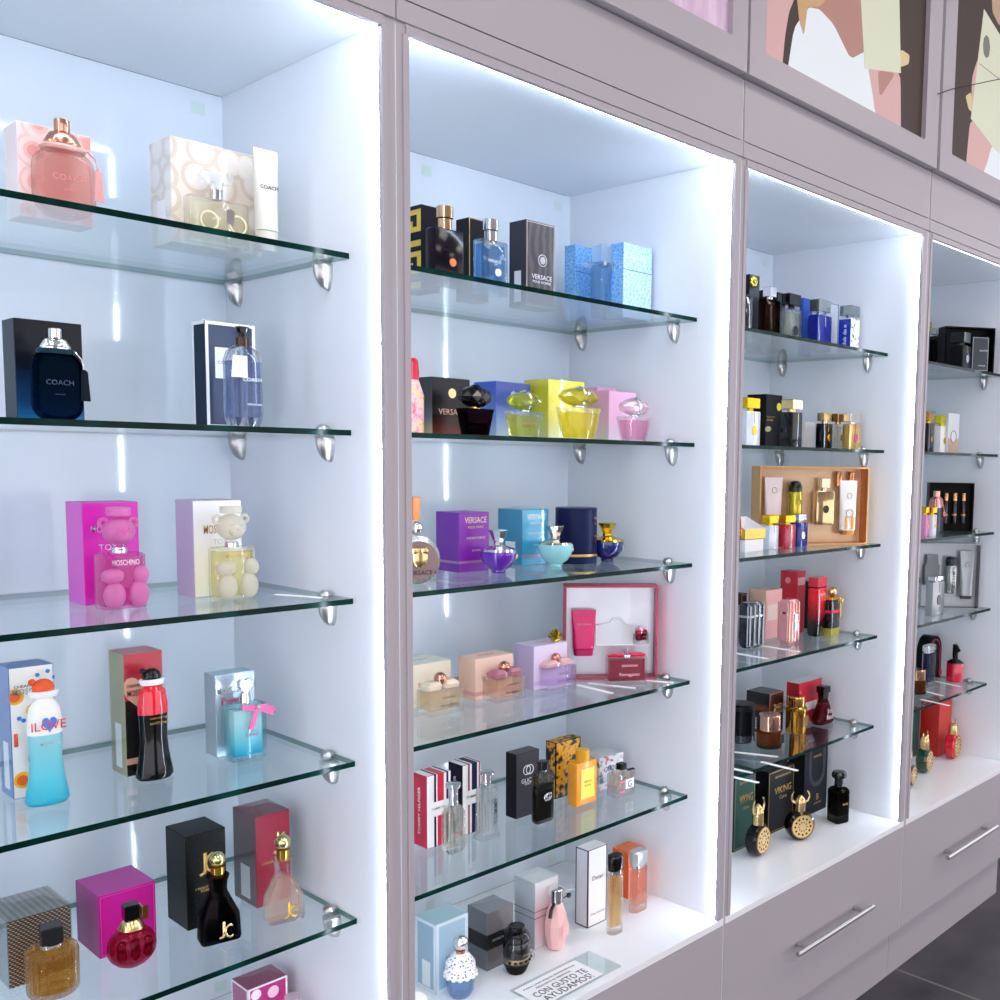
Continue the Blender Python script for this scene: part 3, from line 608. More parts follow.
for i,(a,b,oa,ob) in enumerate(DOORS):
    t=thing('overhead_cabinet',OLAB[i],'cabinet',((a+b)/2,0,.158),0,'overhead poster cabinets')
    cx=(a+b)/2; Z0=.158; ZT=1.1
    def car(bm):
        s_box(bm,b-a-.004,.4,.002,ZT-Z0,0,.2015)
    build('carcass',FRONT,car,t,smooth=False)
    def door(bm):
        W=b-a; zb=.2105-Z0; zt=.98-Z0
        o_=[(-W/2,0),(W/2,0),(W/2,ZT-Z0),(-W/2,ZT-Z0)]
        xi0,xi1=oa-cx,ob-cx; r=.006
        inn=[]
        for ccx,ccz,a0 in((xi0+r,zb+r,PI),(xi1-r,zb+r,1.5*PI),(xi1-r,zt-r,0),(xi0+r,zt-r,PI/2)):
            for q in range(5): an=a0+PI/2*q/4; inn.append((ccx+r*math.cos(an),ccz+r*math.sin(an)))
        F=[];K=[];O=[];OB=[]
        for x,z in inn: F.append(bm.verts.new((x,-.022,z))); K.append(bm.verts.new((x,-.008,z)))
        for x,z in o_: O.append(bm.verts.new((x,-.022,z))); OB.append(bm.verts.new((x,0,z)))
        n=len(F)
        for q in range(n): bm.faces.new((F[q],F[(q+1)%n],K[(q+1)%n],K[q]))
        for q in range(4):
            bm.faces.new((O[q],O[(q+1)%4],OB[(q+1)%4],OB[q]))
            seg=[F[(q*5+w+2)%n] for w in range(6)]
            bm.faces.new([O[q],O[(q+1)%4]]+seg[::-1])
        bm.faces.new(OB)
    d=build('door',FRONT,door,t,smooth=False)
    def pos(bm):
        s_poly(bm,[(oa-cx-.005,.205-Z0),(ob-cx+.04 if i==0 else ob-cx+.03,.205-Z0),(ob-cx+.03,.99-Z0),(oa-cx-.005,.99-Z0)],.002,'F',PK.index('fur' if i==0 else 'bg'),-.0085)
        for j,(m,pts) in enumerate(POLY.get(i+1,[])):
            s_poly(bm,[(min(max(x,oa-.004),ob+.03)-cx,min(max(z,.2055),.98)-Z0) for x,z in pts],.00012*(j+1),'F',PK.index(m),-.0105)
    p=build('poster',[PM[q] for q in PK],pos,d,smooth=False)
    def leak(bm): s_box(bm,.003,.004,.03,ZT-Z0,b-cx+.004,.004)
    build('glow_strip',P('#ffffff',.5,emit='#e9f6f6',es=1.6),leak,t,smooth=False)  # glowing bar standing in for poster light that leaks between the doors
o=build('hanging_cable',P('#1c1c1e',.5),lambda bm:s_tube(bm,[(1.5249,-.0235,.3298),(1.58,-.034,.354),(1.7,-.036,.398),(1.8728,-.0315,.461),(2.2,-.0235,.59)],.0011,n=6))
tag(o,'thin black cable running up across the door of the top right overhead cabinet','cable')
# ------------------------------------------------------------------ camera and added even ambient light through the invented front openings
W=bpy.data.worlds.new('added_ambient'); SC.world=W; W.use_nodes=True
bg=W.node_tree.nodes['Background']; bg.inputs[0].default_value=lin('#eae7f0'); bg.inputs[1].default_value=1.75
cd=bpy.data.cameras.new('camera'); cam=bpy.data.objects.new('camera',cd); COL.objects.link(cam); SC.camera=cam
m=CAM['M']; cam.matrix_world=Matrix(((m[0][0],-m[1][0],-m[2][0],CAM['C'][0]),(m[0][1],-m[1][1],-m[2][1],CAM['C'][1]),(m[0][2],-m[1][2],-m[2][2],CAM['C'][2]),(0,0,0,1)))
cd.sensor_width=36; cd.sensor_fit='HORIZONTAL'; cd.lens=CAM['f']*36/1000; cd.shift_x=-CAM['sx']/1000; cd.shift_y=CAM['sy']/1000; cd.clip_start=.02
v=SC.view_settings; v.view_transform='Standard'; v.look='None'; v.gamma=1; v.exposure=.43; v.use_curve_mapping=False
SC.cycles.max_bounces=14; SC.cycles.transparent_max_bounces=40; SC.cycles.transmission_bounces=12; SC.cycles.glossy_bounces=6; SC.cycles.diffuse_bounces=6
SC.cycles.sample_clamp_indirect=6

# ------------------------------------------------------------------ bottle families
CG=GLASS()
GA,GB_,GC,GD='perfumes in the leftmost cabinet','perfumes in the second cabinet','perfumes in the third cabinet','perfumes in the rightmost cabinet'
def L(secs,n=4): return lambda bm:s_loft(bm,secs,n)
def BX(w,d,z0,z1,x=0,y=0,b=.0006): return lambda bm:s_box(bm,w,d,z0,z1,x,y,b)
def LA(prof,sy=1,x=0,y=0,seg=28): return lambda bm:s_lathe(bm,prof,seg,sy,x,y)
def SP(loc,rx,ry=None,rz=None): return lambda bm:s_sph(bm,loc,rx,ry,rz)
def DI(cx,cz,r,y,t=.001,rz=None): return lambda bm:s_poly(bm,circ(cx,cz,r,rz),t,'F',0,y)
def TU(pts,r,r1=None): return lambda bm:s_tube(bm,pts,r,r1)
def MANY(*f):
    def fn(bm):
        for q in f: q(bm)
    return fn
def bear(id,label,frost,juice,txt,group):
    def parts(w,d,h,hb):
        e=h-hb; s=[(0,w*.96,d*.96,.004),(.003,w,d,.005),(hb-.003,w,d,.005),(hb,w*.9,d*.85,.005)]
        hz=hb+e*.48; r=.36*w
        return [('glass_body',CG,L(s)),('liquid',JUICE(juice,.5),L(inner(s,.003,.93))),
        ('leg',frost,SP((-.25*w,-d*.5,.25*hb),.24*w,d*.34,.25*hb)),('leg',frost,SP((.3*w,-d*.5,.25*hb),.23*w,d*.34,.25*hb)),
        ('arm',frost,SP((-.27*w,-d*.46,.6*hb),.25*w,d*.34,.14*hb)),('arm',frost,SP((.37*w,-d*.46,.6*hb),.19*w,d*.34,.17*hb)),
        ('collar',CHROME,LA([(.17*w,hb),(.17*w,hb+.1*e),(.15*w,hb+.13*e)])),
        ('bear_head',frost,MANY(SP((0,0,hz),r,r*.85,r*.92),SP((0,-r*.72,hz-.25*r),r*.5,r*.42,r*.42))),
        ('nose',frost,SP((0,-r*1.1,hz-.08*r),r*.16,r*.1,r*.12)),
        ('eye',frost,SP((-.35*r,-r*.78,hz+.2*r),r*.07)),('eye',frost,SP((.35*r,-r*.78,hz+.2*r),r*.07)),
        ('ear',frost,lambda bm:s_tor(bm,(-r*.95,0,hz+.55*r),r*.25,r*.12,'Y',16)),('ear',frost,lambda bm:s_tor(bm,(r*.95,0,hz+.55*r),r*.25,r*.12,'Y',16)),
        ('cap',frost,LA([(.24*w,hb+.82*e),(.26*w,hb+.84*e),(.26*w,hb+.99*e),(.24*w,h)])),
        ('text','MOSCHINO',txt,.62*w,(.02*w,-d/2-.0008,hb*.84),.1*hb)]
    return bottle(id,label,parts,group=group)
def hour(id,label,glass,upper,cap,txt,extra,group):
    def parts(w,d,h,hb):
        k=d/w; cz=h*.86
        P0=[(.44*w,0),(.5*w,.004),(.49*w,.06*h),(.4*w,.22*h),(.36*w,.36*h),(.39*w,hb)]
        P1=[(.4*w,hb),(.395*w,hb+.08*h),(.34*w,hb+.2*h),(.2*w,cz-.008),(.16*w,cz-.004)]
        o=[('glass_body',glass,LA(P0,k)),('shoulder',upper,LA(P1,k)),
        ('collar',WHITE,LA([(.3*w,cz-.006),(.34*w,cz-.001),(.33*w,cz+.002),(.2*w,cz+.002)],k)),
        ('cap',cap,MANY(SP((0,0,cz+.028*h),.25*w,.25*w*k*1.1,.075*h),SP((-.24*w,0,cz+.085*h),.09*w,.08*w,.025*h)))]
        return o+extra(w,d,h,hb)
    return bottle(id,label,parts,group=group)
def gem(id,label,glass,juice,cap,group,txt=None):
    def parts(w,d,h,hb):
        d=max(d,.03); s=[(0,w*.72,d*.72,.003),(.003,w*.76,d*.78,.004),(hb-.006,w*.98,d,.004),(hb-.004,w,d,.003),(hb,w*.99,d*.98,.003)]
        g=hb+(h-hb)*.5; rz=(h-hb)*.46
        def cut(bm):
            v0=len(bm.verts); s_gem(bm,(0,0,g),.56*w,.4*d+.009,rz)
        o=[('glass_body',glass,L(s,2)),('liquid',juice,L(inner(s,.0035,.85),2)),('collar',SILVER if cap is not BLACK else GOLD,LA([(.14*w,hb),(.14*w,hb+.003)])),
        ('gem_cap',cap,cut,5),('cap_band',CHROME if cap is not BLACK else BLACK,lambda bm:s_tor(bm,(0,0,g),rz*.98,.0035,'X',20))]
        if txt: o.append(('text','VERSACE',txt,.45*w,(.05*w,-d*.42,hb*.5)))
        return o
    return bottle(id,label,parts,group=group)
def bowl(id,label,body,cap,group):
    def parts(w,d,h,hb):
        r=w/2; e=h-hb
        pr=[(.36*r,0),(.4*r,.003),(.38*r,.12*hb),(.7*r,.3*hb),(.93*r,.6*hb),(r,hb*.92),(.98*r,hb)]
        return [('bowl',body,LA(pr,1,seg=36)),('shoulder',cap,LA([(.99*r,hb),(.93*r,hb+.1*e),(.55*r,hb+.2*e),(.3*r,hb+.3*e)],1,seg=36)),
        ('cap',cap,LA([(.3*r,hb+.28*e),(.26*r,hb+.42*e),(.55*r,h-.001),(.52*r,h),(.1*r,h-.002)],1,seg=8),12),
        ('medallion',PALEGOLD,lambda bm:s_sph(bm,(.55*r,-.8*r,hb*.75),.12*r,.06*r,.14*r,12,8))]
    return bottle(id,label,parts,rz=.25,group=group)
def bowb(id,label,juice,bowm,ball,group,script=INK,rz=0):
    def parts(w,d,h,hb):
        s=[(0,w*.99,d*.99,.002),(.002,w,d,.003),(hb-.002,w,d,.003),(hb,w*.97,d*.95,.003)]
        e=h-hb; c=hb+e*.62
        def bow(sg):
            def fn(bm):
                s_loft(bm,[(hb+.001,.40*w,d*.55,.004,sg*.26*w,0),(hb+.3*e,.42*w,d*.7,.006,sg*.27*w,0),(hb+.5*e,.3*w,d*.45,.004,sg*.22*w,0)])
            return fn
        return [('glass_body',CG,L(s)),('liquid',juice,L(inner(s,.005,.94,.008))),
        ('bow_loop',bowm,bow(-1)),('bow_loop',bowm,bow(1)),('collar',CHROME,LA([(.12*w,hb),(.12*w,hb+.32*e)])),
        ('cap',ball,SP((0,0,c),e*.38)),
        ('text','Ferragamo',script,.5*w,(.05*w,-d/2-.0003,hb*.38)),('text','SIGNORINA',script,.4*w,(.05*w,-d/2-.0003,hb*.72))]
    return bottle(id,label,parts,rz=rz,group=group)
def cube(id,label,body,cap,medal,group,juice=None,side=None,rz=0,capw=.72,med=True,collar=None,cord=None):
    def parts(w,d,h,hb):
        d=max(d,.022); s=[(0,w*.98,d*.97,.002),(.0015,w,d,.002),(hb-.002,w,d,.002),(hb,w*.95,d*.92,.002)]; e=h-hb
        o=[('glass_body',body,L(s,2))]
        if juice: o.append(('liquid',juice,L(inner(s,.003,.9,.005),2)))
        o+=[('collar',collar or cap,LA([(.2*d+.003,hb),(.2*d+.003,hb+.3*e)])),('cap',cap,BX(capw*w,min(capw*w,d*.98),hb+.22*e,h,0,0,.0012))]
        if med:
            o+=[('medallion',medal,DI(.04*w,hb*.46,.16*w,-d/2-.0004,.0014,.2*w)),('cord',cord or medal,TU([(.02*w,-d/2-.0012,hb*.68),(.0,-d/2-.0012,hb*.97),(0,-d*.3,hb+.14*e)],.0006))]
        if side: o.append(('text',side[0],side[1],hb*.62,(0,0,hb*.5),None,'F'))
        return o
    b=bottle(id,label,parts,rz=rz,group=group)
    if side:
        w,d=G[id][3],max(G[id][4],.022); hb=G[id][6]; t=b.children[-1]
        t.rotation_euler=(0,-PI/2,-PI/2); t.location=(-w/2-.0004,0,hb*.5)
    return b
def flask(id,label,body,juice,cap,group,fill=.7,extra=None,neck=None,cw=.4,collar=None,cr=None):
    """soft-shouldered flat bottle with a drum cap"""
    def parts(w,d,h,hb):
        s=[(0,w*.9,d*.86,d*.3),(.004,w,d,d*.36),(hb*.9,w,d,d*.36),(hb*.97,w*.78,d*.8,d*.3),(hb,w*.5,d*.6,d*.25)]; e=h-hb; r=cr or cw*w/2
        o=[('glass_body',body,L(s))]
        if juice: o.append(('liquid',juice,L(inner(s,.0035,fill,.006))))
        o+=[('collar',collar or SILVER,LA([(r*.7,hb-.002),(r*.7,hb+.25*e)])),('cap',cap,LA([(r*.97,hb+.2*e),(r,hb+.24*e),(r,h-.0015),(r*.93,h)]))]
        return o+(extra(w,d,h,hb) if extra else [])
    return bottle(id,label,parts,group=group)
def tubeof(name,label,mat,capm,loc,w,h,capf,group,extra=(),flip=True,d=None,rz=0,cat='tube'):
    """squeeze tube standing on its cap"""
    o=thing(name,label,cat,loc,rz,group); d=d or w*.8
    build('tube_body',mat,L([(capf*h,w*.86,d*.9,w*.4),(capf*h+.3*h,w*.9,d*.8,w*.36),(h*.93,w,d*.18,.002),(h,w,.0022,.0008)]),o)
    build('cap',capm,L([(0,w*.78,d*.8,w*.38),(capf*h-.001,w*.84,d*.88,w*.4)]),o)
    for q in extra: q(o,w,d,h)
    return o
# ------------------------------------------------------------------ leftmost cabinet, top shelf
FLOR=PAT('dots',['#e09a92','#e8b8b0','#efd4cf','#e6c0ba','#ecd6d2'],30,.45,stops=[0,.22,.34,.52,.62])
carton('a1box','pale pink box printed with flowers behind the round pink bottle on the top shelf',FLOR,P('#f0dcd9',.5),P('#e9d2cf',.5),decs=[('t','COACH',ROSE,-.02,.42,.4)],group=GA)
def coachbot(tint,juice,ring,metal,txt,tagm,word):
    def parts(w,d,h,hb):
        r=.3*w; e=h-hb
        return [('glass_body',GLASS(tint,mixin=.5),lambda bm:s_slab(bm,w,hb,d,.36*w,hb/2,8,0,0,.28)),
        ('liquid',juice,lambda bm:s_slab(bm,w*.86,hb*.84,d*.66,.3*w,hb*.47,8)),
        ('foot',CG,BX(w*.4,d*.6,0,.003)),
        ('ring',ring,L([(hb-.003,w*.72,d*.95,d*.45),(hb,w*.78,d,d*.48),(hb+.003,w*.7,d*.95,d*.45)])),
        ('cap',metal,LA([(.3*w,hb+.003),(.31*w,hb+.2*e),(.22*w,hb+.5*e),(.13*w,hb+.58*e)],d/w*1.3)),
        ('sprayer',metal,LA([(.12*w,hb+.55*e),(.13*w,hb+.6*e),(.13*w,h-.001),(.11*w,h)])),
        ('chain',metal,TU([(.36*w,-d*.3,hb),(.46*w,-d*.45,hb*.9),(.5*w,-d*.5,hb*.75)],.0007)),
        ('hang_tag',tagm,lambda bm:s_loft(bm,[(hb*.3,.012,.003,.001,.52*w,-d*.4),(hb*.72,.008,.003,.001,.51*w,-d*.45),(hb*.76,.003,.003,.001,.5*w,-d*.45)])),
        ('text',word,txt,w*.55,(0,-d/2-.0005,hb*.55)),('text','NEW YORK',txt,w*.2,(0,-d/2-.0005,hb*.38))]
    return parts
bottle('a1bot','round shouldered pink bottle with rose gold cap, in front of the flowery pink box',coachbot('#fff8f6',JUICE('#f7cfc9',.6),P('#dba79c',.3),ROSE,P('#c98478',.4),P('#d99a94',.3),'COACH'),group=GA)
CREAM=PAT('dots',['#e8dfd4','#e1d7ca','#d0bfac','#dbcfc0'],26,.5,stops=[0,.36,.45,.6])
carton('a2box','large cream box with a pattern of ovals and loops, on the top shelf',CREAM,PAT('dots',['#ece9e4','#e6e1da','#dcd5cb','#e7e2dc'],26,.5,stops=[0,.36,.45,.6]),P('#cfc6ba',.5),bar=True,group=GA)
def p(w,d,h,hb):
    s=[(0,w*.98,d*.98,.002),(.002,w,d,.002),(hb-.002,w,d,.002),(hb,w*.96,d*.92,.002)]; e=h-hb
    return [('glass_body',CG,L(s,2)),('liquid',JUICE('#f9f4de',.4),L(inner(s,.004,.92,.006),2)),('collar',SILVER,LA([(.1*w,hb),(.1*w,hb+.35*e)])),
    ('cap',CLEAR('#f2f6f8',1.6,.25),lambda bm:[s_loft(bm,[(hb+.35*e,.16*w,d*.7,.003),(hb+.62*e,.2*w,d*.8,.003)],2),s_loft(bm,[(hb+.62*e,.48*w,d*.8,.003),(hb+.8*e,.56*w,d*.85,.003),(h,.5*w,d*.7,.003)],2)]),
    ('chain',SILVER,TU([(.05*w,-d*.4,hb),(.12*w,-d*.55,hb*.9),(.16*w,-d*.55,hb*.8)],.0006)),
    ('hang_tag',CHROME,lambda bm:s_poly(bm,[(.1*w,hb*.5),(.22*w,hb*.46),(.24*w,hb*.78),(.17*w,hb*.82),(.11*w,hb*.78)],.001,'F',0,-d/2-.001)),
    ('monogram',P('#d8cda6',.5),lambda bm:[s_tor(bm,(-.18*w,-d/2-.0003,hb*.5),.012,.0016,'Y',20),s_tor(bm,(.3*w,-d/2-.0003,hb*.5),.012,.0016,'Y',20)])]
bottle('a2bot','clear wide bottle of pale juice with glass bar stopper, before the cream oval box',p,group=GA)
x,y,z,w,d,h,hb=G['a2tub']
tubeof('lotion_tube','white squeeze tube standing on its cap right of the cream box',P('#d8d2c6',.35),P('#cfc8bb',.3),(x,y,z+.0003),w,h,.2,GA,[lambda o,w,d,h:text(o,'COACH',INK,w*.72,(0,-d*.3-.001,h*.62)),lambda o,w,d,h:text(o,'NEW YORK',INK,w*.3,(0,-d*.31-.001,h*.57))])
# second shelf
carton('b1box','black to blue gradient box at the left end of the second shelf',PAT('grad',['#1f6296','#14365e','#070c18','#06090f'],rough=.25,stops=[0,.2,.55,1]),P('#28323e',.35),P('#1d242c',.4),group=GA)
bottle('b1bot','navy round shouldered bottle with chrome cap before the black to blue box',coachbot('#3f6f92',PAT('grad',['#2a6a96','#0e2440','#04060c'],rough=.06,coat=.4,stops=[0,.35,.6]),P('#12313f',.3),CHROME,P('#3b4a66',.4),P('#122036',.3),'COACH'),group=GA)
carton('b2box','navy box with white edges and white label, second shelf of the leftmost cabinet',P('#0b2148',.4),P('#12263f',.45),P('#5a5f78',.5),group=GA,
 decs=[('edge','white_border',WHITE,.0005,.0045),('r','label_panel',P('#e4e6ee',.5),-.31,.12,.47,.76),('t','COACH',INK,-.1,.62,.3),('rl','white_edge',WHITE,-.5,-.4,0,1),('rl','white_edge',WHITE,-.5,.5,.965,1)])
def p(w,d,h,hb):
    s=[(0,w*.78,d*.76,d*.3),(.012,w*.96,d,d*.45),(.02,w,d,d*.48),(hb*.82,w,d,d*.48),(hb*.93,w*.82,d*.85,d*.4),(hb,w*.4,d*.5,d*.24)]; e=h-hb
    return [('glass_body',GLASS(mixin=.5),L(s,6)),('liquid',JUICE('#8fa3cf',.4),L(inner(s,.003,.8,.014),6)),
    ('label_sticker',P('#e3e2f5',.5),lambda bm:s_poly(bm,[(-.47*w,hb*.6),(-.03*w,hb*.6),(-.03*w,hb*.86),(-.42*w,hb*.86)],.0004,'F',0,-d/2-.0006)),
    ('collar',P('#4a3a2e',.2,.9),LA([(.19*w,hb-.002),(.19*w,hb+.4*e)])),('cap',BLACK,MANY(LA([(.1*w,hb+.3*e),(.09*w,h-.006)]),L([(h-.008,.3*w,.012,.004),(h-.002,.38*w,.014,.004),(h,.3*w,.012,.004)]))),
    ('dip_tube',P('#5c6a86',.2),TU([(.04*w,0,hb),(.05*w,0,hb*.2)],.0018)),
    ('text','COACH',WHITE,w*.5,(.1*w,-d/2-.0005,hb*.58)),('text','OPEN ROAD',WHITE,w*.4,(.15*w,-d/2-.0005,hb*.28))]
bottle('b2bot','clear tall bottle of bluish juice with dark pump cap before the white edged navy box',p,group=GA)
# third shelf
carton('c1box','magenta box behind the pink bear bottle, third shelf',P('#cf1ba6',.3),P('#d94fc0',.3),P('#b8299c',.4),decs=[('t','MOSCHINO',SILVERINK,.0,.74,.7,.07),('t','TOY 2',SILVERINK,0,.56,.45)],group=GA)
bear('c1bot','pink bear shaped bottle with frosted pink paws before the magenta box',FROST('#f08fd0',.95),'#ea6abb',WHITE,GA)
carton('c2box','white box with lilac side behind the pale bear bottle, third shelf',PAT('grad',['#f5f3da','#f7f5ea','#f6f5f7'],rough=.3,stops=[0,.4,.8]),P('#c9b9d2',.35),P('#b7a9bf',.4),decs=[('t','MOSCHINO',GOLDINK,.06,.7,.7,.09),('t','TOY 2',SILVERINK,.1,.57,.4)],group=GA)
bear('c2bot','whitish bear shaped bottle of pale yellow juice before the white and lilac box',FROST('#f3efe2',.7),'#efe2a4',GOLDINK,GA)
# fourth shelf
def lovebox(bm,w,d,h):
    for cx,cz,r in((-.4,.78,.2),(.0,.66,.17),(-.3,.14,.22),(.1,.1,.2)): s_poly(bm,circ(cx*w+.02*w,cz*h,r*w),.0003,'F',0,-d/2-.00003)
def lovedot(bm,w,d,h):
    for cx,cz,r in((-.4,.78,.12),(.0,.66,.1),(-.3,.14,.13),(.1,.1,.12)): s_poly(bm,circ(cx*w+.02*w,cz*h,r*w),.0003,'F',0,-d/2-.0004)
def lovedrop(bm,w,d,h):
    s_poly(bm,[(.02*w,.42*h),(-.12*w,.36*h),(-.14*w,.28*h),(.0,.2*h),(.1*w,.06*h),(.2*w,.06*h),(.3*w,.25*h),(.3*w,.4*h)],.0003,'F',0,-d/2-.00003)
    pass
carton('d1box','blue sided white box printed with orange flowers, wrapped in clear film',P('#f1ece6',.35),P('#3f6cb4',.35),P('#2f5a9c',.35),film=True,bar=True,group=GA,
 decs=[*[('d','flower_print',P('#f0b41e',.4),a,b,r) for a,b,r in((-.38,.78,.2),(.02,.66,.17),(-.28,.14,.2),(.12,.1,.17))],*[('d','flower_centre',P('#e2601c',.4),a,b,r) for a,b,r in((-.38,.78,.12),(.02,.66,.1),(-.28,.14,.12),(.12,.1,.1))],('fn','blue_print',P('#2e74c4',.4),lovedrop),*[('d','blue_dot',P('#2e74c4',.4),a,b,.045) for a,b in((.1,.93),(.3,.95),(.42,.9),(.3,.86),(-.28,.62),(-.2,.6))],('t','CHEAPANDCHIC',INK,.0,.86,.7,.02),('t','MOSCHINO',P('#7d8aa0',.4),.0,.82,.75,.045),('t','I L',P('#e2481c',.4),-.08,.46,.6,.1),('t','LOVE',P('#e2481c',.4),.2,.33,.5,.08)])
def p(w,d,h,hb):
    return [('print',P('#3d85d8',.35),lambda bm:s_poly(bm,heart(.02*w,hb+.075*h,.34*w,.12*h),.0006,'F',0,-d*.40)),('text','ILOVE',P('#e8401c',.35),w*.78,(0,-d*.42,hb+.075*h),.07*h),('text','MOSCHINO',SILVERINK,w*.48,(.05*w,-d*.40,hb*.88))]
hour('d1bot','curvy turquoise frosted bottle with white top and orange cap',PAT('grad',['#1fa3bf','#4bb9cb','#8ccbd2'],rough=.35,stops=[0,.35,1]),P('#f2f0ee',.3),P('#e2501a',.25),INK,p,GA)
def hprint(bm,w,d,h): s_poly(bm,[(max(-.49*w,min(.49*w,a)),b) for a,b in heart(-.08*w,.66*h,.95*w,.3*h)],.0003,'F',0,-d/2-.00003)
carton('d2box','gold sided black and red box with a pink heart, in clear film',P('#0b090b',.25),P('#a39a63',.3,.5),P('#b5606e',.4),film=True,bar=True,group=GA,
 decs=[('r','red_panel',P('#b8132c',.3),-.5,.5,.62,1),('fn','heart_print',P('#e8b49c',.4),hprint),('r','pink_band',P('#cfa090',.4),-.5,.5,.1,.15),('t','CHEAPANDCHIC',INK,-.12,.74,.6,.025),('t','MOSCHINO',P('#7a1420',.4),-.08,.68,.66,.05)])
hour('d2bot','curvy black bottle with glossy red shoulders and black bowler cap',BLACK,P('#e0142e',.1,0,.5,.6),BLACK,GOLDINK,lambda w,d,h,hb:[('text','MOSCHINO',GOLDINK,w*.5,(.05*w,-d*.41,hb*.87)),('text','CHEAP AND CHIC',GOLDINK,w*.5,(.05*w,-d*.41,hb*.95))],GA)
carton('d3box','silvery pale blue box behind the aqua bottle with a pink ribbon',P('#bccbd6',.25,.5),P('#b4c6d0',.3,.4),P('#a9c8d3',.3,.3),group=GA,decs=[('t','MOSCHINO',SILVERINK,-.05,.8,.8,.08),('t','Funny!',P('#c01c5c',.4),-.02,.66,.66)])
def p(w,d,h,hb):
    s=[(0,w*.98,d*.98,.002),(.002,w,d,.003),(hb-.002,w,d,.003),(hb,w*.94,d*.9,.003)]; e=h-hb
    return [('glass_body',GLASS('#eafafc',mixin=.5),L(s,2)),('liquid',PAT('grad',['#1c9fc4','#7fd3df','#d4f0f0'],rough=.1,stops=[0,.3,.75]),L(inner(s,.006,.9,.006),2)),
    ('collar',SILVER,LA([(.16*w,hb),(.16*w,hb+.25*e),(.13*w,hb+.45*e)])),('cap',CHROME,lambda bm:s_poly(bm,heart(0,hb+.68*e,.38*w,.62*e),.01,'F',0,.005)),
    ('ribbon',P('#e8478e',.35),lambda bm:[s_poly(bm,[(-.22*w,hb+.02*e),(.5*w,hb-.1*e),(.74*w,hb-.32*e),(.64*w,hb-.42*e),(.68*w,hb-.6*e),(.2*w,hb-.25*e),(-.22*w,hb-.2*e)],.0012,'F',0,-d/2-.001),s_poly(bm,[(.12*w,hb-.2*e),(.24*w,hb-.2*e),(.08*w,hb-1.05*e),(-.0*w,hb-.95*e),(-.08*w,hb-1.05*e)],.0012,'F',0,-d/2-.0024)]),
    ('ribbon_knot',STEEL,SP((.2*w,-d/2-.004,hb-.12*e),.0035)),('text','Funny!',P('#d0568a',.4),w*.35,(.05*w,-d/2-.0005,hb*.45)),]
bottle('d3bot','clear aqua bottle with heart stopper and pink ribbon on the fourth shelf',p,group=GA)
# lowest shelf
WOV=PAT('weave',['#4d3f36','#6d5c50','#d0c4b8'],110,.3,.5,stops=[0,.35,.75])
carton('e1box','woven look silver and bronze box at the left end of the lowest shelf',WOV,PAT('stripe',['#6e7478','#a9adb0'],40,.3,.5,stretch=(0,0,1)),PAT('stripe',['#6e6e6c','#8f8f8c'],40,.35,.4,stretch=(1,0,0)),film=True,group=GA,decs=[('r','label_panel',P('#a59890',.4),-.25,.2,.36,.5),('t','JIMMY CHOO',INK,-.03,.43,.36)])
def p(w,d,h,hb):
    def rib(bm):
        seg=48; rings=[]
        for r,z in((.46*w,0),(.49*w,.004),(.5*w,hb*.85),(.47*w,hb*.95),(.3*w,hb)):
            rings.append([bm.verts.new(((r+(.0012 if i%2 else 0))*math.cos(2*PI*i/seg),(r+(.0012 if i%2 else 0))*math.sin(2*PI*i/seg),z)) for i in range(seg)])
        for a,b in zip(rings,rings[1:]):
            for i in range(seg): bm.faces.new((a[i],a[(i+1)%seg],b[(i+1)%seg],b[i]))
        bm.faces.new(rings[0][::-1]); bm.faces.new(rings[-1])
    return [('glass_body',GLASS('#fbf6ee',mixin=.5),rib),('liquid',JUICE('#d8a23a',.45),LA([(.42*w,.006),(.43*w,.01),(.43*w,hb*.84),(.38*w,hb*.88)])),
    ('collar',SILVER,LA([(.24*w,hb-.001),(.24*w,hb+.004)])),('cap',P('#23262b',.2),BX(.42*w,.42*w,hb+.004,h,0,0,.0015)),('text','JIMMY CHOO',P('#6b4a14',.4),w*.4,(.06*w,-w/2-.0012,hb*.6))]
bottle('e1bot','ribbed round bottle of amber juice with black cube cap, lowest shelf',p,rz=-.2,group=GA)
carton('e2box','deep magenta textured box with a small gold plate, on the lowest shelf',PAT('glitter',['#b01080','#c41f92'],700,.4,bump=.3),P('#a52284',.4),P('#b03a94',.45),group=GA,decs=[('r','gold_plate',P('#7a4a18',.3,.7),.1,.36,.42,.64),('edge','stitch_line',P('#d060b0',.5),.003,.0004)])
def p(w,d,h,hb):
    k=d/w; zc=hb*.48
    return [('glass_body',GLASS('#f2c0d2',mixin=.5),lambda bm:s_sph(bm,(0,0,zc),w/2,d*.62,zc,16,10),20),('liquid',JUICE('#c01458',.55),SP((0,0,zc),w*.44,d*.52,zc*.88)),
    ('collar',PALEGOLD,LA([(.26*w,hb-.006),(.2*w,hb+.003),(.15*w,hb+.006)])),('cap',BLACK,BX(.3*w,.3*w,hb+.006,h-.001,0,0,.001)),('cap_frame',PALEGOLD,BX(.05*w,.26*w,hb+.008,h-.006,.2*w,0,.0006)),
    ('facet',GLASS('#e890b4',mixin=.4),lambda bm:[s_sph(bm,(sx*.26*w,-d*.46,zc+sz*zc*.4),.1*w,.08*w,.16*w,10,8) for sx in(-1,0,1) for sz in(-.3,.6)])]
bottle('e2bot','squat round crimson bottle with faceted glass and black square cap',p,rz=-.15,group=GA)
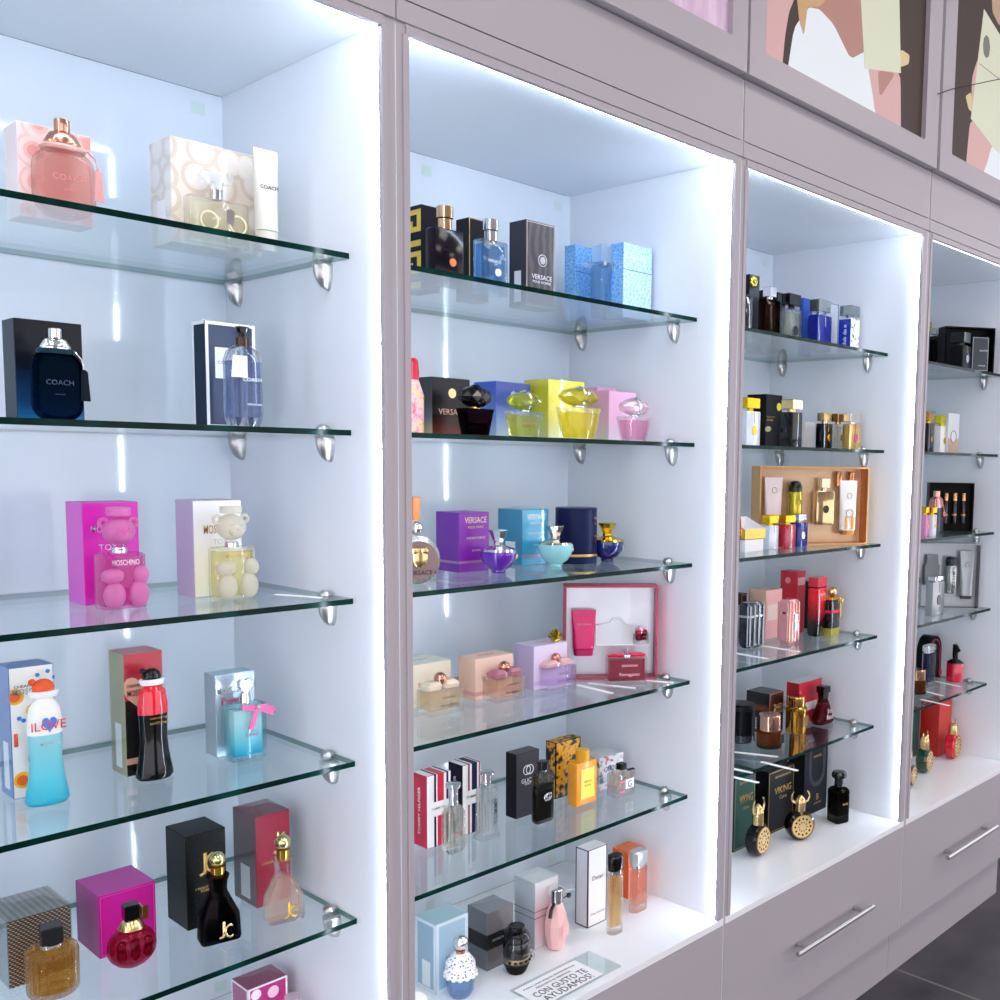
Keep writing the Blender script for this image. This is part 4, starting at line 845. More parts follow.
def jc(id,label,glass,juice,logo,group):
    def parts(w,d,h,hb):
        s=[(0,w*.94,d*.94,d*.2),(.004,w,d,d*.25),(hb*.4,w*.95,d*.95,d*.25),(hb*.62,w*.62,d*.75,d*.25),(hb*.76,w*.42,d*.62,d*.28),(hb*.9,w*.44,d*.64,d*.28),(hb,w*.54,d*.74,d*.3)]; e=h-hb
        return [('glass_body',glass,L(s)),('liquid',juice,L(inner(s,.003,.66,.006))),('collar',GOLD,LA([(.16*w,hb-.002),(.17*w,hb+.38*e)])),('cap',P('#c9c58a',.05,1),SP((0,0,hb+.68*e),.33*e)),
        ('text','J',logo,w*.16,(.0*w,-d/2-.0006,hb*.2),hb*.26),('text','C',logo,w*.2,(.16*w,-d/2-.0007,hb*.17),hb*.22)]
    return bottle(id,label,parts,rz=-.2,group=group)
GLITB=PAT('glitter',['#050505','#0b0b09','#4a4736'],420,.35,stops=[.4,.66,.8])
JL=[('t','J',GOLDINK,-.08,.66,.2,.24),('t','C',GOLDINK,.1,.66,.26,.22)]
carton('e3box','tall black glittery box with gold monogram on the lowest shelf',GLITB,P('#131618',.3),P('#22282b',.35),group=GA,decs=JL+[('t','I WANT CHOO\nFOREVER',GOLDINK,.02,.4,.6)])
jc('e3bot','black flask bottle with gold monogram and gold ball stopper',GLASS('#8a8588',mixin=.4),JUICE('#1d1b20',.8),PALEGOLD,GA)
carton('e4box','tall crimson glitter box with gold monogram, wrapped in clear film',PAT('glitter',['#8a0a28','#9e1236','#c23c60'],420,.35,stops=[.4,.62,.8]),P('#4f1526',.35),P('#6a3442',.4),film=True,bar=True,group=GA,decs=[('t','J',PALEGOLD,.1,.66,.2,.24),('t','C',PALEGOLD,.28,.66,.26,.22),('t','I WANT CHOO',GOLDINK,-.02,.47,.6)])
jc('e4bot','clear flask bottle of pinkish amber juice with gold ball stopper',CG,JUICE('#fbe3cd',.3),GOLD,GA)
# floor of the leftmost cabinet
G['x1box']=(*XB,.0)
carton('x1box','magenta flower printed box with white edges on the floor of the leftmost cabinet',P('#c4187c',.3),P('#a5467c',.35),P('#8e3a5e',.35),film=True,group=GA,decs=[('edge','white_border',WHITE,.0003,.003),('edgel','white_border',WHITE,.0003,.003),('d','flower_print',P('#f3cfe0',.4),.12,.82,.14),('d','flower_print',P('#f6e2ec',.4),-.3,.88,.12)])
G['x1bot']=(*XBB,)
flask('x1bot','clear bottle with pinkish stopper in front of the magenta box on the floor',CG,JUICE('#e9b6c6',.35),CLEAR('#f4dfe6',1.5,.3),GA,cw=.5)

# ------------------------------------------------------------------ second cabinet, top shelf
DK=P('#17141c',.35,0,.25); DKS=P('#2b2c33',.4,0,.3)
def greek(bm,w,d,h):
    t=.13*d
    def bar(a0,a1,b0,b1): s_poly(bm,[(a0*d,b0*h),(a1*d,b0*h),(a1*d,b1*h),(a0*d,b1*h)],.0003,'L',0,-w/2-.00003)
    for k in range(2):
        z=.03+.49*k
        for a0,a1,b0,b1 in((-.48,.48,.0,.07),(-.48,-.3,.07,.43),(-.3,.48,.37,.43),(.3,.48,.17,.37),(-.08,.3,.17,.23),(-.08,.1,.23,.3)): bar(a0,a1,z+b0,z+b1)
carton('f1box','dark purple box with gold greek key on its side, left end of the top shelf',P('#1d1226',.3,0,.3),P('#101a33',.4),P('#15142a',.4),group=GB_,decs=[('fn','greek_key',P('#d9b23a',.35,.3),greek)])
def vers(id,label,glass,juice,cap,med,group,word,txt,solid=False):
    def parts(w,d,h,hb):
        d=max(d,.024); s=[(0,w*.97,d*.96,.002),(.002,w,d,.002),(hb-.002,w,d,.002),(hb,w*.95,d*.92,.002)]; e=h-hb
        o=[('glass_body',glass,L(s,2))]
        if juice: o.append(('liquid',juice,L(inner(s,.005,.92,.008),2)))
        return o+[('collar',cap,LA([(.19*w,hb),(.19*w,hb+.45*e)])),('cap',cap,LA([(.2*w,hb+.48*e),(.23*w,hb+.5*e),(.23*w,h-.001),(.21*w,h)])),
        ('medallion',med,DI(.1*w,hb*.42,.11*w,-d/2-.0003,.002)),('text',word,txt,w*.5,(-.03*w,-d/2-.0003,hb*.62))]
    return bottle(id,label,parts,group=group)
vers('f1bot','dark purple rectangular bottle with rose gold cap and copper medallion, top shelf',P('#150a1b',.14,0,.2),None,P('#d9b08a',.15,1),P('#e8905e',.3,.7),GB_,'VERSACE',P('#2c1c32',.4))
carton('f2box','slim black box with a gold edge between the purple and blue bottles',P('#15121c',.35,0,.25),P('#26262e',.4,0,.3),group=GB_,decs=[('edge','gold_border',PALEGOLD,.0005,.0012)])
vers('f2bot','clear blue rectangular bottle with silver cap and silver medallion, top shelf',GLASS('#e9f4fc',mixin=.5),JUICE('#7fb2e4',.3),SILVER,P('#e9e7ea',.35),GB_,'VERSACE',P('#dfe8f4',.4))
carton('f3box','dark grey brown box with a silver medusa style roundel on the top shelf',PAT('wave',['#2e2529','#4b4145'],18,.35,stops=[.3,.8]),P('#3a3d45',.4,0,.3),P('#4a4448',.4),bar=True,group=GB_,
 decs=[('edge','silver_border',P('#b8a596',.35,.4),.002,.0014),('ring','roundel',SILVERINK,.06,.56,.14),('d','roundel_centre',P('#b9b4b8',.4),.06,.56,.09),('t','VERSACE',LIGHTTXT,.03,.36,.66),('t','POUR HOMME',LIGHTTXT,.03,.3,.6)])
CROC=PAT('cells',['#9cc8f2','#6aa8e2','#5c9ade'],120,.3,stops=[0,.12,.5]); CROC2=PAT('cells',['#d4e8fb','#a2caf2','#94c0ee'],120,.3,stops=[0,.12,.5])
def lidline(bm,w,d,h): s_poly(bm,[(-.5*w,.64*h),(.5*w,.64*h),(.5*w,.65*h),(-.5*w,.65*h)],.0003,'F',0,-d/2-.00003)
carton('f4box','light blue crocodile patterned box left of the blue cologne bottle, top shelf',CROC,CROC,CROC,group=GB_,decs=[('fn','lid_line',P('#2f62b8',.4),lidline),('t','VERSACE',LIGHTTXT,0,.75,.6)])
carton('f5box','pale blue crocodile patterned box nearest the right wall, top shelf',CROC2,CROC,CROC,group=GB_,decs=[('fn','lid_line',P('#3f6fc4',.4),lidline),('t','VERSACE',LIGHTTXT,.0,.82,.6)])
def p(w,d,h,hb):
    d=max(d,.03); s=[(0,w*.97,d*.96,.003),(.002,w,d,.004),(hb-.003,w,d,.004),(hb,w*.9,d*.9,.004)]; e=h-hb
    return [('glass_body',GLASS('#e4f4fd',mixin=.5),L(s,3)),('liquid',JUICE('#d9eefa',.35),L(inner(s,.007,.95,.008),3)),('collar',SILVER,LA([(.15*w,hb),(.15*w,hb+.25*e)])),
    ('cap',CLEAR('#eaf4fa',1.6,.3,'#dcecf6'),L([(hb+.15*e,w*.94,d*.95,.003),(h-.002,w*.98,d,.004),(h,w*.92,d*.9,.003)],3)),('clasp',SILVER,BX(.2*w,.004,hb-.012,hb+.01,.1*w,-d/2-.002))]
bottle('f4bot','clear light blue bottle with large clear cap between the two blue crocodile boxes',p,group=GB_)
# second shelf
def p(w,d,h,hb):
    return [('glass_body',PAT('noise',['#d94f68','#eec3c6','#f0d060','#c93a55'],90,.25,stops=[.3,.5,.62,.75]),LA([(.46*w,0),(.5*w,.004),(.5*w,hb*.72),(.3*w,hb*.97),(.26*w,hb)])),
    ('cap',P('#d01c3c',.3),LA([(.27*w,hb),(.3*w,hb+.3*(h-hb)),(.24*w,h-.004),(.12*w,h)]))]
bottle('g0bot','pink speckled bottle with red cap half hidden at the left of the second shelf',p,group=GB_)
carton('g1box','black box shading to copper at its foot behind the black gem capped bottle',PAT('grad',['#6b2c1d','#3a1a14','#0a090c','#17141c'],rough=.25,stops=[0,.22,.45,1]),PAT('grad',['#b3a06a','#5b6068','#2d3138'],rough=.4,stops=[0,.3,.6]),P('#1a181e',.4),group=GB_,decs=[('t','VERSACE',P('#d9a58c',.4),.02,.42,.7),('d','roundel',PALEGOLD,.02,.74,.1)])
gem('g1bot','dark bottle with a big black faceted cap, second shelf',GLASS('#6a4a5c',mixin=.4),JUICE('#3a1524',.75),BLACK,GB_,SILVERINK)
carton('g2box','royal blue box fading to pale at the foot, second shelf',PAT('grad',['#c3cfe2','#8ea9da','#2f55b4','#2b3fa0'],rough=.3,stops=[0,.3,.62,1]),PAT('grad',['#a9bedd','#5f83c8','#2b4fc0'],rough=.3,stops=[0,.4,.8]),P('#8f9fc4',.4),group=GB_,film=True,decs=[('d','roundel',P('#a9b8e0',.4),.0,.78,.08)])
gem('g2bot','greenish yellow bottle with a clear faceted cap before the blue box',CG,JUICE('#dfe05a',.3),CLEAR('#e3e87c',1.6,.35,'#cfd56a'),GB_,P('#c98a3a',.4))
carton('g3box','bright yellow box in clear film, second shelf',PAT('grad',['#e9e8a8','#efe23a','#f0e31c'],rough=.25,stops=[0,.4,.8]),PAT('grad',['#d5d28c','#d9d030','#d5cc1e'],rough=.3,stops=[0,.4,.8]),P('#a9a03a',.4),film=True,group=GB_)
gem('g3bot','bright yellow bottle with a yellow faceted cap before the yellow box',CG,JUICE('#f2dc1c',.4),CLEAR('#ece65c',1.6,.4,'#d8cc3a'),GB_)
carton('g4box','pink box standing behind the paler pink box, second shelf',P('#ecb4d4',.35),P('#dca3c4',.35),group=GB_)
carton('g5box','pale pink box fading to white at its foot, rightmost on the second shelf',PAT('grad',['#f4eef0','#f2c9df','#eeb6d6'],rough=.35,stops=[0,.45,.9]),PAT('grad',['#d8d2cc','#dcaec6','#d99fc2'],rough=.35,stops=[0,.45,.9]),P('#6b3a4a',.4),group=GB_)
gem('g5bot','pale pink bottle with a clear faceted cap, rightmost on the second shelf',CG,JUICE('#f3aacb',.3),CLEAR('#f8e6ee',1.6,.35,'#f3dbe6'),GB_)
# third shelf
def p(w,d,h,hb):
    r=hb/2; k=w/hb
    return [('glass_body',P('#cfc6bd',.12,.9),lambda bm:s_slab(bm,hb*.96,hb,d,r*.98,r,8,0,0,.25)),('glass_face',P('#8a6f6c',.15,.2),DI(0,r,r*.8,-d/2-.0002,.0008)),
    ('medusa_head',PALEGOLD,MANY(SP((.0,-d/2-.002,r*1.12),r*.36,.004,r*.42),SP((-.2*r,-d/2-.002,r*1.4),r*.2,.004,r*.16),SP((.2*r,-d/2-.002,r*1.4),r*.2,.004,r*.16))),
    ('text','VERSACE',INK,hb*.55,(0,-d/2-.0012,r*.5)),('neck',CHROME,SP((0,0,hb+.2*(h-hb)),.011)),('stopper',P('#ee8a4c',.25),LA([(.006,hb+.4*(h-hb)),(.0075,h-.002),(.006,h)]))]
bottle('h0bot','round gold rimmed bottle with orange stopper half hidden at left, third shelf',p,rz=-.3,group=GB_)
VT=lambda ink,n:[('t','VERSACE',ink,.05,.87,.72,.1),('t','POUR FEMME',ink,.05,.75,.5),('t',n,ink,.05,.57,.6),('r','gold_band',P('#b98aa6',.35,.5),-.5,.5,.15,.19),('t','EAU DE PARFUM',ink,.1,.36,.36)]
carton('h1box','purple box with gold lettering and a gold band, third shelf',P('#7e1c9c',.35),P('#6b1a96',.35),P('#8a3aa6',.4),group=GB_,decs=VT(P('#ecd9a0',.35),'DYLAN PURPLE')+[('rl','gold_band',P('#a58a9c',.35,.5),-.5,.5,.15,.19)])
bowl('h1bot','purple bowl shaped bottle with silver flared cap, third shelf',P('#5a0c9c',.06,0,.5,.8),CHROME,GB_)
carton('h2box','turquoise box in clear film with pale lettering, third shelf',P('#3fa9cf',.3),P('#1787ae',.3),P('#5fb2cc',.4),film=True,bar=True,group=GB_,decs=VT(P('#f8f4e8',.4),'DYLAN TURQUOISE'))
bowl('h2bot','pale turquoise bowl shaped bottle with silver flared cap, third shelf',P('#8fcfd2',.22,0,.5,.3),P('#d8d2c4',.1,1),GB_)
x,y,z,w,d,h,hb=G['h3box']
o=build('perfume_box',P('#161c42',.35,0,.4),L([(0,w*.99,w*.99,w*.5),(.001,w,w,w*.5),(h-.0015,w,w,w*.5),(h,w*.97,w*.97,w*.49)],10),loc=(x,y,z+.0002)); tag(o,'navy cylinder shaped box with gold band at its foot, third shelf','perfume box',GB_)
build('gold_band',GOLDINK,lambda bm:s_lathe(bm,[(w/2+.0003,.13*h),(w/2+.0006,.135*h),(w/2+.0006,.17*h),(w/2+.0003,.175*h)],40),o)
for a,s_,zf,wf in((-.35,'VERSACE',.82,.34),(-.35,'POUR FEMME',.72,.3),(-.35,'DYLAN BLUE',.5,.32)):
    an=-PI/2+.42
    tt=text(o,s_,GOLDINK,wf*w,(math.cos(an)*(w/2+.002),math.sin(an)*(w/2+.002),zf*h)); tt.rotation_euler=(0,0,.42)
bowl('h3bot','navy bowl shaped bottle with gold flared cap, third shelf',P('#101a5e',.06,0,.5,.8),P('#d6b23c',.1,1),GB_)
# fourth shelf
SG=lambda ink,band:[('t','Signorina',ink,-.1,.5,.5),('r','satin_band',band,-.5,.5,.1,.2),('tt','Ferragamo',ink,.4)]
carton('i1box','cream box behind the golden bow bottle at the left of the fourth shelf',P('#eadcc6',.4),P('#e2d6c2',.4),P('#e9e6d8',.4),group=GB_,decs=SG(P('#c98a66',.4),P('#e2d2b8',.3)))
bowb('i1bot','gold tinted bottle with cream bow, leftmost on the fourth shelf',JUICE('#f6dcb8',.3),P('#ead6bc',.45),ROSE,GB_)
carton('i2box','peach box with a rose band behind the mauve bow bottle, fourth shelf',P('#eec9b4',.4),P('#e6bda6',.4),P('#efc7b4',.4),group=GB_,decs=SG(P('#c07a66',.4),P('#d59a94',.3))+[('rl','satin_band',P('#d59a94',.3),-.5,.5,.1,.2)])
bowb('i2bot','peach tinted bottle with mauve bow, second from left on the fourth shelf',JUICE('#f5d3bd',.3),P('#b06a7a',.4),ROSE,GB_)
carton('i3box','lavender box below the gold gift bow on the fourth shelf',P('#dccbe2',.4),P('#c0afd0',.4),P('#dccfe4',.4),group=GB_,decs=SG(P('#c98aa0',.4),P('#c9b2dc',.3)))
bowb('i3bot','lavender tinted bottle with pink bow and copper ball cap, fourth shelf',JUICE('#e2caf2',.3),P('#e6b4b4',.4),P('#c98a76',.12,1),GB_,P('#6a5a7a',.4))
x,y,z,w,d,h,hb=G['i3box']
o=thing('gift_bow','shiny gold ribbon bow resting on the lavender box','bow',(x+.32*w,y-.2*d,z+h+.0006),0,GB_)
def loops(bm):
    for lvl,(n,r,zz) in enumerate(((7,.017,.004),(6,.012,.010),(3,.006,.016))):
        for k in range(n):
            a=2*PI*k/n+lvl*.5; pts=[]
            for q in range(9):
                t=PI*q/8; rr=r*(1-math.cos(t*2))/2*1.0; zz2=zz+.004*math.sin(t*2)*(1 if q<5 else 1)
                pts.append((a,rr,zz2+ (.006*math.sin(t) )))
            vs=[]
            for an,rr,zq in pts:
                c,s=math.cos(an),math.sin(an); vs.append((bm.verts.new((rr*c-.004*s,rr*s+.004*c,zq)),bm.verts.new((rr*c+.004*s,rr*s-.004*c,zq))))
            for (a1,b1),(a2,b2) in zip(vs,vs[1:]): bm.faces.new((a1,b1,b2,a2))
build('ribbon_loops',P('#dcc64e',.16,.9),loops,o,smooth=True)
build('base',P('#dcc64e',.3,.8),BX(.012,.012,0,.004),o)
def openbox(id,label,outer,inside,lining,group,wall=.004,name='gift_set_box',decs=None,film=False):
    x,y,z,w,d,h,a=G[id]
    def fn(bm):
        s_box(bm,w,wall,0,h,0,d/2-wall/2)
        s_box(bm,wall,d-wall,0,h,-w/2+wall/2,-wall/2); s_box(bm,wall,d-wall,0,h,w/2-wall/2,-wall/2)
        s_box(bm,w-2*wall,d-wall,0,wall,0,-wall/2); s_box(bm,w-2*wall,d-wall,h-wall,h,0,-wall/2)
        for f in bm.faces:
            c=f.calc_center_median(); f.normal_update(); n=f.normal
            ins=(abs(n.x)>.9 and abs(c.x)<w/2-wall*.5) or (abs(n.z)>.9 and wall*.5<c.z<h-wall*.5)
            f.material_index=1 if ins else 0
    o=build(name,[outer,inside],fn,loc=(x,y,z+.0002),rot=(0,0,a),smooth=False); tag(o,label,'gift set box',group)
    build('lining',lining,lambda bm:s_box(bm,w-2*wall-.0006,.0015,wall+.0004,h-wall-.0004,0,d/2-wall-.012),o,smooth=False)
    return o,(lambda lx,ly,lz:(x+lx*math.cos(a)-ly*math.sin(a),y+lx*math.sin(a)+ly*math.cos(a),z+lz)),a
FOIL=PAT('noise',['#b9bcc4','#d3d5db','#e9eaee'],9,.28,.55)
gbx,gp,ga=openbox('i4box','open crimson gift box with silver lining leaning at the right of the fourth shelf',P('#a92f4c',.4),P('#8c2a44',.4),FOIL,GB_)
_,_,_,w4,d4,h4,_=G['i4box']
def recess(bm):
    yb=d4/2-.018; W=.42*w4; zb,zt=.34*h4,.56*h4; cx=.06*w4
    n=[(cx-W/2,zb),(cx+W/2,zb),(cx+W/2,zt),(cx+.12*w4,zt+.02*h4),(cx+.07*w4,zt+.07*h4),(cx-.03*w4,zt+.07*h4),(cx-.07*w4,zt+.02*h4),(cx-W/2,zt)]
    s_poly(bm,n,.0012,'F',0,yb)
build('bottle_recess',P('#d3d4d8',.5),recess,gbx,smooth=False)
build('recess_rim',P('#f0f0f2',.4),lambda bm:s_tube(bm,[(.06*w4+a*w4,d4/2-.0205,b*h4) for a,b in((-.21,.34),(.21,.34),(.21,.56),(.1,.58),(.06,.63),(-.02,.63),(-.06,.58),(-.21,.56),(-.21,.34))],.0016,n=6),gbx)
hp=gp(-.29*w4,d4/2-.036,.25*h4)
tubeof('lotion_tube','crimson squeeze tube held in the open crimson gift box',P('#cf1260',.3),P('#b80f54',.3),hp,.05,.094,.16,GB_,[lambda o,w,d,h:text(o,'SIGNORINA',P('#f0b0c8',.4),w*.6,(0,-.0115,h*.7))],d=.022,rz=ga)
G['i5bot']=(*gp(.335*w4,d4/2-.0285,.36*h4),.034,.018,.036,.022)
bowb('i5bot','tiny crimson miniature bottle set in the right side of the gift box',JUICE('#8c0f34',.8),P('#a8123c',.3),P('#e8b8c8',.2),GB_,P('#f0c0cc',.4))
G['i4bot']=(.630,.158,G['i4bot'][2],.082,.028,G['i4bot'][5],G['i4bot'][6])
bowb('i4bot','dark red rectangular bottle with crimson bow in front of the open gift box',JUICE('#b3103c',.75),P('#c41240',.3),CLEAR('#f3d2e2',1.6,.4,'#d9a4c4'),GB_,P('#f2c8d2',.4),-.62)
# lowest glass shelf
def stripes(cols):
    def fn(bm,w,d,h):
        for a,b in cols:
            for z0,z1 in((0,.42),(.62,1)): s_poly(bm,[(a*w,z0*h),(b*w,z0*h),(b*w,z1*h),(a*w,z1*h)],.0003,'F',0,-d/2-.00003)
            s_poly(bm,[(a*w,-d/2),(b*w,-d/2),(b*w,d/2),(a*w,d/2)],.0003,'T',0,-h-.0000)
    return fn
carton('j1box','white box with red and navy stripes and a red side, lowest glass shelf',P('#f2efee',.35),P('#c0143c',.35),P('#e9e6e6',.35),group=GB_,decs=[('fn','red_stripe',P('#c8143a',.35),stripes([(-.06,.2)])),('fn','navy_stripe',P('#26283e',.35),stripes([(-.2,-.12),(.3,.38)])),('t','TOMMY GIRL',P('#a98a90',.4),.0,.53,.6),('tl','TOMMY HILFIGER',WHITE,.0,.5,.66,.16,PI/2)])
carton('j2box','white box with navy stripes and a navy side, lowest glass shelf',P('#f2efee',.35),P('#1c1a38',.35),P('#e4e2e6',.35),group=GB_,decs=[('fn','navy_stripe',P('#1f2040',.35),stripes([(.0,.28)])),('fn','red_stripe',P('#8c2a44',.35),stripes([(-.2,-.12),(.36,.42)])),('t','TOMMY',P('#7a7a88',.4),.0,.53,.6),('tl','TOMMY HILFIGER',WHITE,.0,.5,.66,.16,PI/2)])
def tommy(id,label,txt,ink,sq,roll=False):
    def parts(w,d,h,hb):
        s=[(0,w*.72,d*.8,d*.2),(.006,w*.96,d,d*.3),(hb*.1,w,d,d*.3),(hb*.82,w,d,d*.3),(hb*.93,w*.8,d*.8,d*.3),(hb,w*.46,d*.62,d*.28)] if not sq else [(0,w,d*1.1,.003),(.004,w,d*1.1,.003),(hb*.12,w*.9,d*.9,.004),(hb*.86,w*.88,d*.9,.005),(hb*.93,w*.84,d*.86,.006),(hb,w*.5,d*.6,.006)]
        e=h-hb
        o=[('glass_body',GLASS(mixin=.55),L(s)),('liquid',JUICE('#f4eedd' if not sq else '#f3f6f4',.12),L(inner(s,.005,.86,.01))),('neck',CHROME,LA([(.2*w,hb-.001),(.2*w,hb+.72*e)])),('cap',P('#c9d2d2',.12,.8),LA([(.2*w,hb+.72*e),(.33*w,hb+.82*e),(.33*w,h-.001),(.28*w,h)]))]
        return o
    b=bottle(id,label,parts,group=GB_)
    w,d,hb=G[id][3],G[id][4],G[id][6]
    if roll: text(b,txt,ink,hb*.5,(.22*w,-d*.5-.0015,hb*.5),'F',w*.22,roll=PI/2)
    else: text(b,txt,ink,w*.5,(.0*w,-d*.5-.0015,hb*.4))
tommy('j1bot','clear pear shouldered bottle before the red striped box','tommy\ngirl',P('#b5555a',.4),False)
tommy('j2bot','clear square footed bottle with vertical lettering before the navy striped box','TOMMY',P('#3a3e44',.4),True,True)
carton('j3box','dark charcoal box with a white double letter logo, lowest glass shelf',P('#3d3a40',.45,0,.3),P('#1d1a1f',.45,0,.3),P('#4a474d',.45),group=GB_,decs=[('ring','logo',LIGHTTXT,-.04,.72,.15),('ring','logo',LIGHTTXT,.08,.72,.15),('t','GUCCI',LIGHTTXT,.02,.56,.6),('t','GUILTY',LIGHTTXT,.02,.51,.34)])
def p(w,d,h,hb):
    s=[(0,w*.8,d*.8,.004),(.004,w*.95,d,.006),(.008,w,d,.006),(hb-.01,w,d,.006),(hb-.003,w*.88,d*.85,.005),(hb,w*.6,d*.7,.004)]; e=h-hb
    return [('glass_body',GLASS('#c8c4c0',mixin=.5),L(s,3)),('liquid',JUICE('#3a342c',.7),L(inner(s,.003,.72,.006),3)),('band',BLACK,L([(hb*.64,w*1.01,d*1.02,.006),(hb*.7,w*1.01,d*1.02,.006)],3)),
    ('collar',CHROME,LA([(.17*w,hb-.001),(.17*w,hb+.3*e)])),('cap',P('#3a3c40',.12,.9),LA([(.24*w,hb+.12*e),(.25*w,h-.001),(.22*w,h)])),
    ('logo',SILVER,MANY(lambda bm:s_tor(bm,(.02*w,-d/2-.001,hb*.5),.14*w,.0016,'Y',20),lambda bm:s_tor(bm,(.12*w,-d/2-.001,hb*.5),.14*w,.0016,'Y',20)))]
bottle('j3bot','dark glass bottle with double ring logo before the charcoal box',p,group=GB_)
BLOOM=PAT('noise',['#14182a','#2a2430','#d99a1c','#e8a81c','#3a2a20'],60,.35,stops=[.36,.44,.5,.6,.68])
carton('j4box','orange box covered with dark flower print, lowest glass shelf',BLOOM,BLOOM,BLOOM,group=GB_,decs=[('edge','dark_border',P('#14202e',.4),.0,.002),('edgel','dark_border',P('#14202e',.4),.0,.002)])
def p(w,d,h,hb):
    s=[(0,w*.98,d*.98,.002),(.002,w,d,.003),(hb-.003,w,d,.003),(hb,w*.93,d*.9,.003)]; e=h-hb
    return [('glass_body',P('#ee9a14',.25,0,.5,.4),L(s,2)),('label_panel',P('#f0e23a',.3),lambda bm:s_poly(bm,[(-.3*w,.14*hb),(.36*w,.14*hb),(.36*w,.84*hb),(-.3*w,.84*hb)],.0005,'F',0,-d/2-.0001)),
    ('label_frame',P('#d9b86a',.3,.6),lambda bm:[s_box(bm,.68*w,.001,a*hb-.0006,a*hb+.0006,.03*w,-d/2-.0008) for a in(.14,.84)]+[s_box(bm,.0012,.001,.14*hb,.84*hb,b*w,-d/2-.0008) for b in(-.3,.36)]),
    ('cap',P('#e2a013',.22),LA([(.24*w,hb),(.24*w,h-.001),(.22*w,h)])),('text','GUCCI',P('#b98a1c',.4),.36*w,(.03*w,-d/2-.0008,hb*.54)),('text','BLOOM',P('#b98a1c',.4),.3*w,(.03*w,-d/2-.0008,hb*.44))]
bottle('j4bot','opaque orange yellow rectangular bottle with a yellow label, lowest glass shelf',p,group=GB_)
FLW=PAT('noise',['#c23a66','#e9c6cf','#f1eef0','#dfe0e6','#6a7a8a'],46,.35,stops=[.38,.43,.47,.56,.62])
carton('j5box','white box with pink flower print at the right of the lowest glass shelf',FLW,FLW,PAT('noise',['#9aa0a2','#d8dada','#a8aaa8'],60,.35),film=True,group=GB_,decs=[('t','GUCCI',P('#2a2a3a',.4),.0,.6,.6)])
def p(w,d,h,hb):
    s=[(0,w*.98,d*.98,.002),(.002,w,d,.004),(hb-.004,w,d,.004),(hb,w*.9,d*.88,.004)]; e=h-hb
    return [('glass_body',CG,L(s,3)),('liquid',JUICE('#f0dccb',.25),L(inner(s,.005,.88,.008),3)),('label_panel',P('#e9e9ee',.4),lambda bm:s_poly(bm,[(-.1*w,.3*hb),(.36*w,.3*hb),(.36*w,.72*hb),(-.1*w,.72*hb)],.0004,'F',0,-d/2-.0002)),('text','G',P('#2a3a7a',.4),.2*w,(.13*w,-d/2-.0007,hb*.5),.3*hb),
    ('pink_stripe',P('#d8607a',.4),lambda bm:[s_poly(bm,[(-.42*w,a*hb),(-.14*w,a*hb),(-.14*w,(a+.1)*hb),(-.42*w,(a+.1)*hb)],.0004,'F',0,-d/2-.0002) for a in(.2,.62)]),
    ('cap',BLACK,BX(.3*w,.3*w,hb+.004,h,0,0,.001)),('bow',BLACK,TU([(.12*w,-d*.3,hb+.003),(.3*w,-d*.5,hb+.006),(.45*w,-d*.4,hb+.002)],.0022))]
bottle('j5bot','small clear bottle with square black cap and black bow before the flowery white box',p,group=GB_)
# cabinet floor
def lace(bm,w,d,h):
    for k in range(26):
        z=(k+.5)/26*h
        for a in(-.5*w+.0035,.5*w-.0035): s_poly(bm,circ(a,z,.0026,None,8),.0003,'F',0,-d/2-.00003)
def lacel(bm,w,d,h):
    for k in range(26): s_poly(bm,circ(-.5*d+.0035,(k+.5)/26*h,.0026,None,8),.0003,'L',0,-w/2-.00003)
carton('k1box','pale blue box with white lace edging on the floor of the second cabinet',P('#a9c4d6',.35),P('#9db9cb',.35),P('#a8c6cf',.35),film=True,bar=True,group=GB_,decs=[('edge','white_edge',P('#dfe8ee',.4),.0005,.006),('edgel','white_edge',P('#dfe8ee',.4),.0005,.006),('t','DAISY DREAM',P('#3a4a5a',.4),.08,.48,.55),('t','MARC JACOBS',P('#3a4a5a',.4),.08,.42,.5)])
def p(w,d,h,hb):
    e=h-hb; zs=hb*.52
    return [('glass_body',GLASS('#eaf2fb',mixin=.5),LA([(.3*w,0),(.42*w,.01),(.49*w,zs),(.5*w,zs+.002),(.46*w,hb*.8),(.3*w,hb*.95),(.17*w,hb)])),('liquid',JUICE('#c4d9f2',.4),LA([(.26*w,.006),(.37*w,.012),(.44*w,zs)])),
    ('flower_mantle',PAT('dots',['#3a5fa8','#f4f3ee'],190,.35,stops=[0,.3]),LA([(.5*w,zs-.001),(.505*w,zs+.002),(.47*w,hb*.8),(.31*w,hb*.955),(.18*w,hb+.001)])),
    ('petal_edge',P('#f4f3ee',.35),lambda bm:[s_sph(bm,(.49*w*math.cos(a),.49*w*math.sin(a),zs),.0042,.0042,.0036,8,6) for a in[2*PI*k/14 for k in range(14)]]),
    ('collar',ROSE,LA([(.15*w,hb),(.15*w,hb+.18*e)])),('cap',CHROME,SP((0,0,hb+.58*e),.42*e))]
bottle('k1bot','blue bottle mantled with white daisies and topped by a chrome ball',p,group=GB_)
carton('k2box','silver grey box with a black band across its middle, on the cabinet floor',P('#8a8286',.25,.5),P('#73727a',.3,.5),P('#9a9a9e',.25,.4),film=True,group=GB_,decs=[('r','black_band',P('#101014',.3),-.5,.5,.36,.62),('rl','black_band',P('#1c1d24',.3),-.5,.5,.36,.62),('t','SPICEBOMB',P('#8a8a90',.4),-.05,.5,.5)])
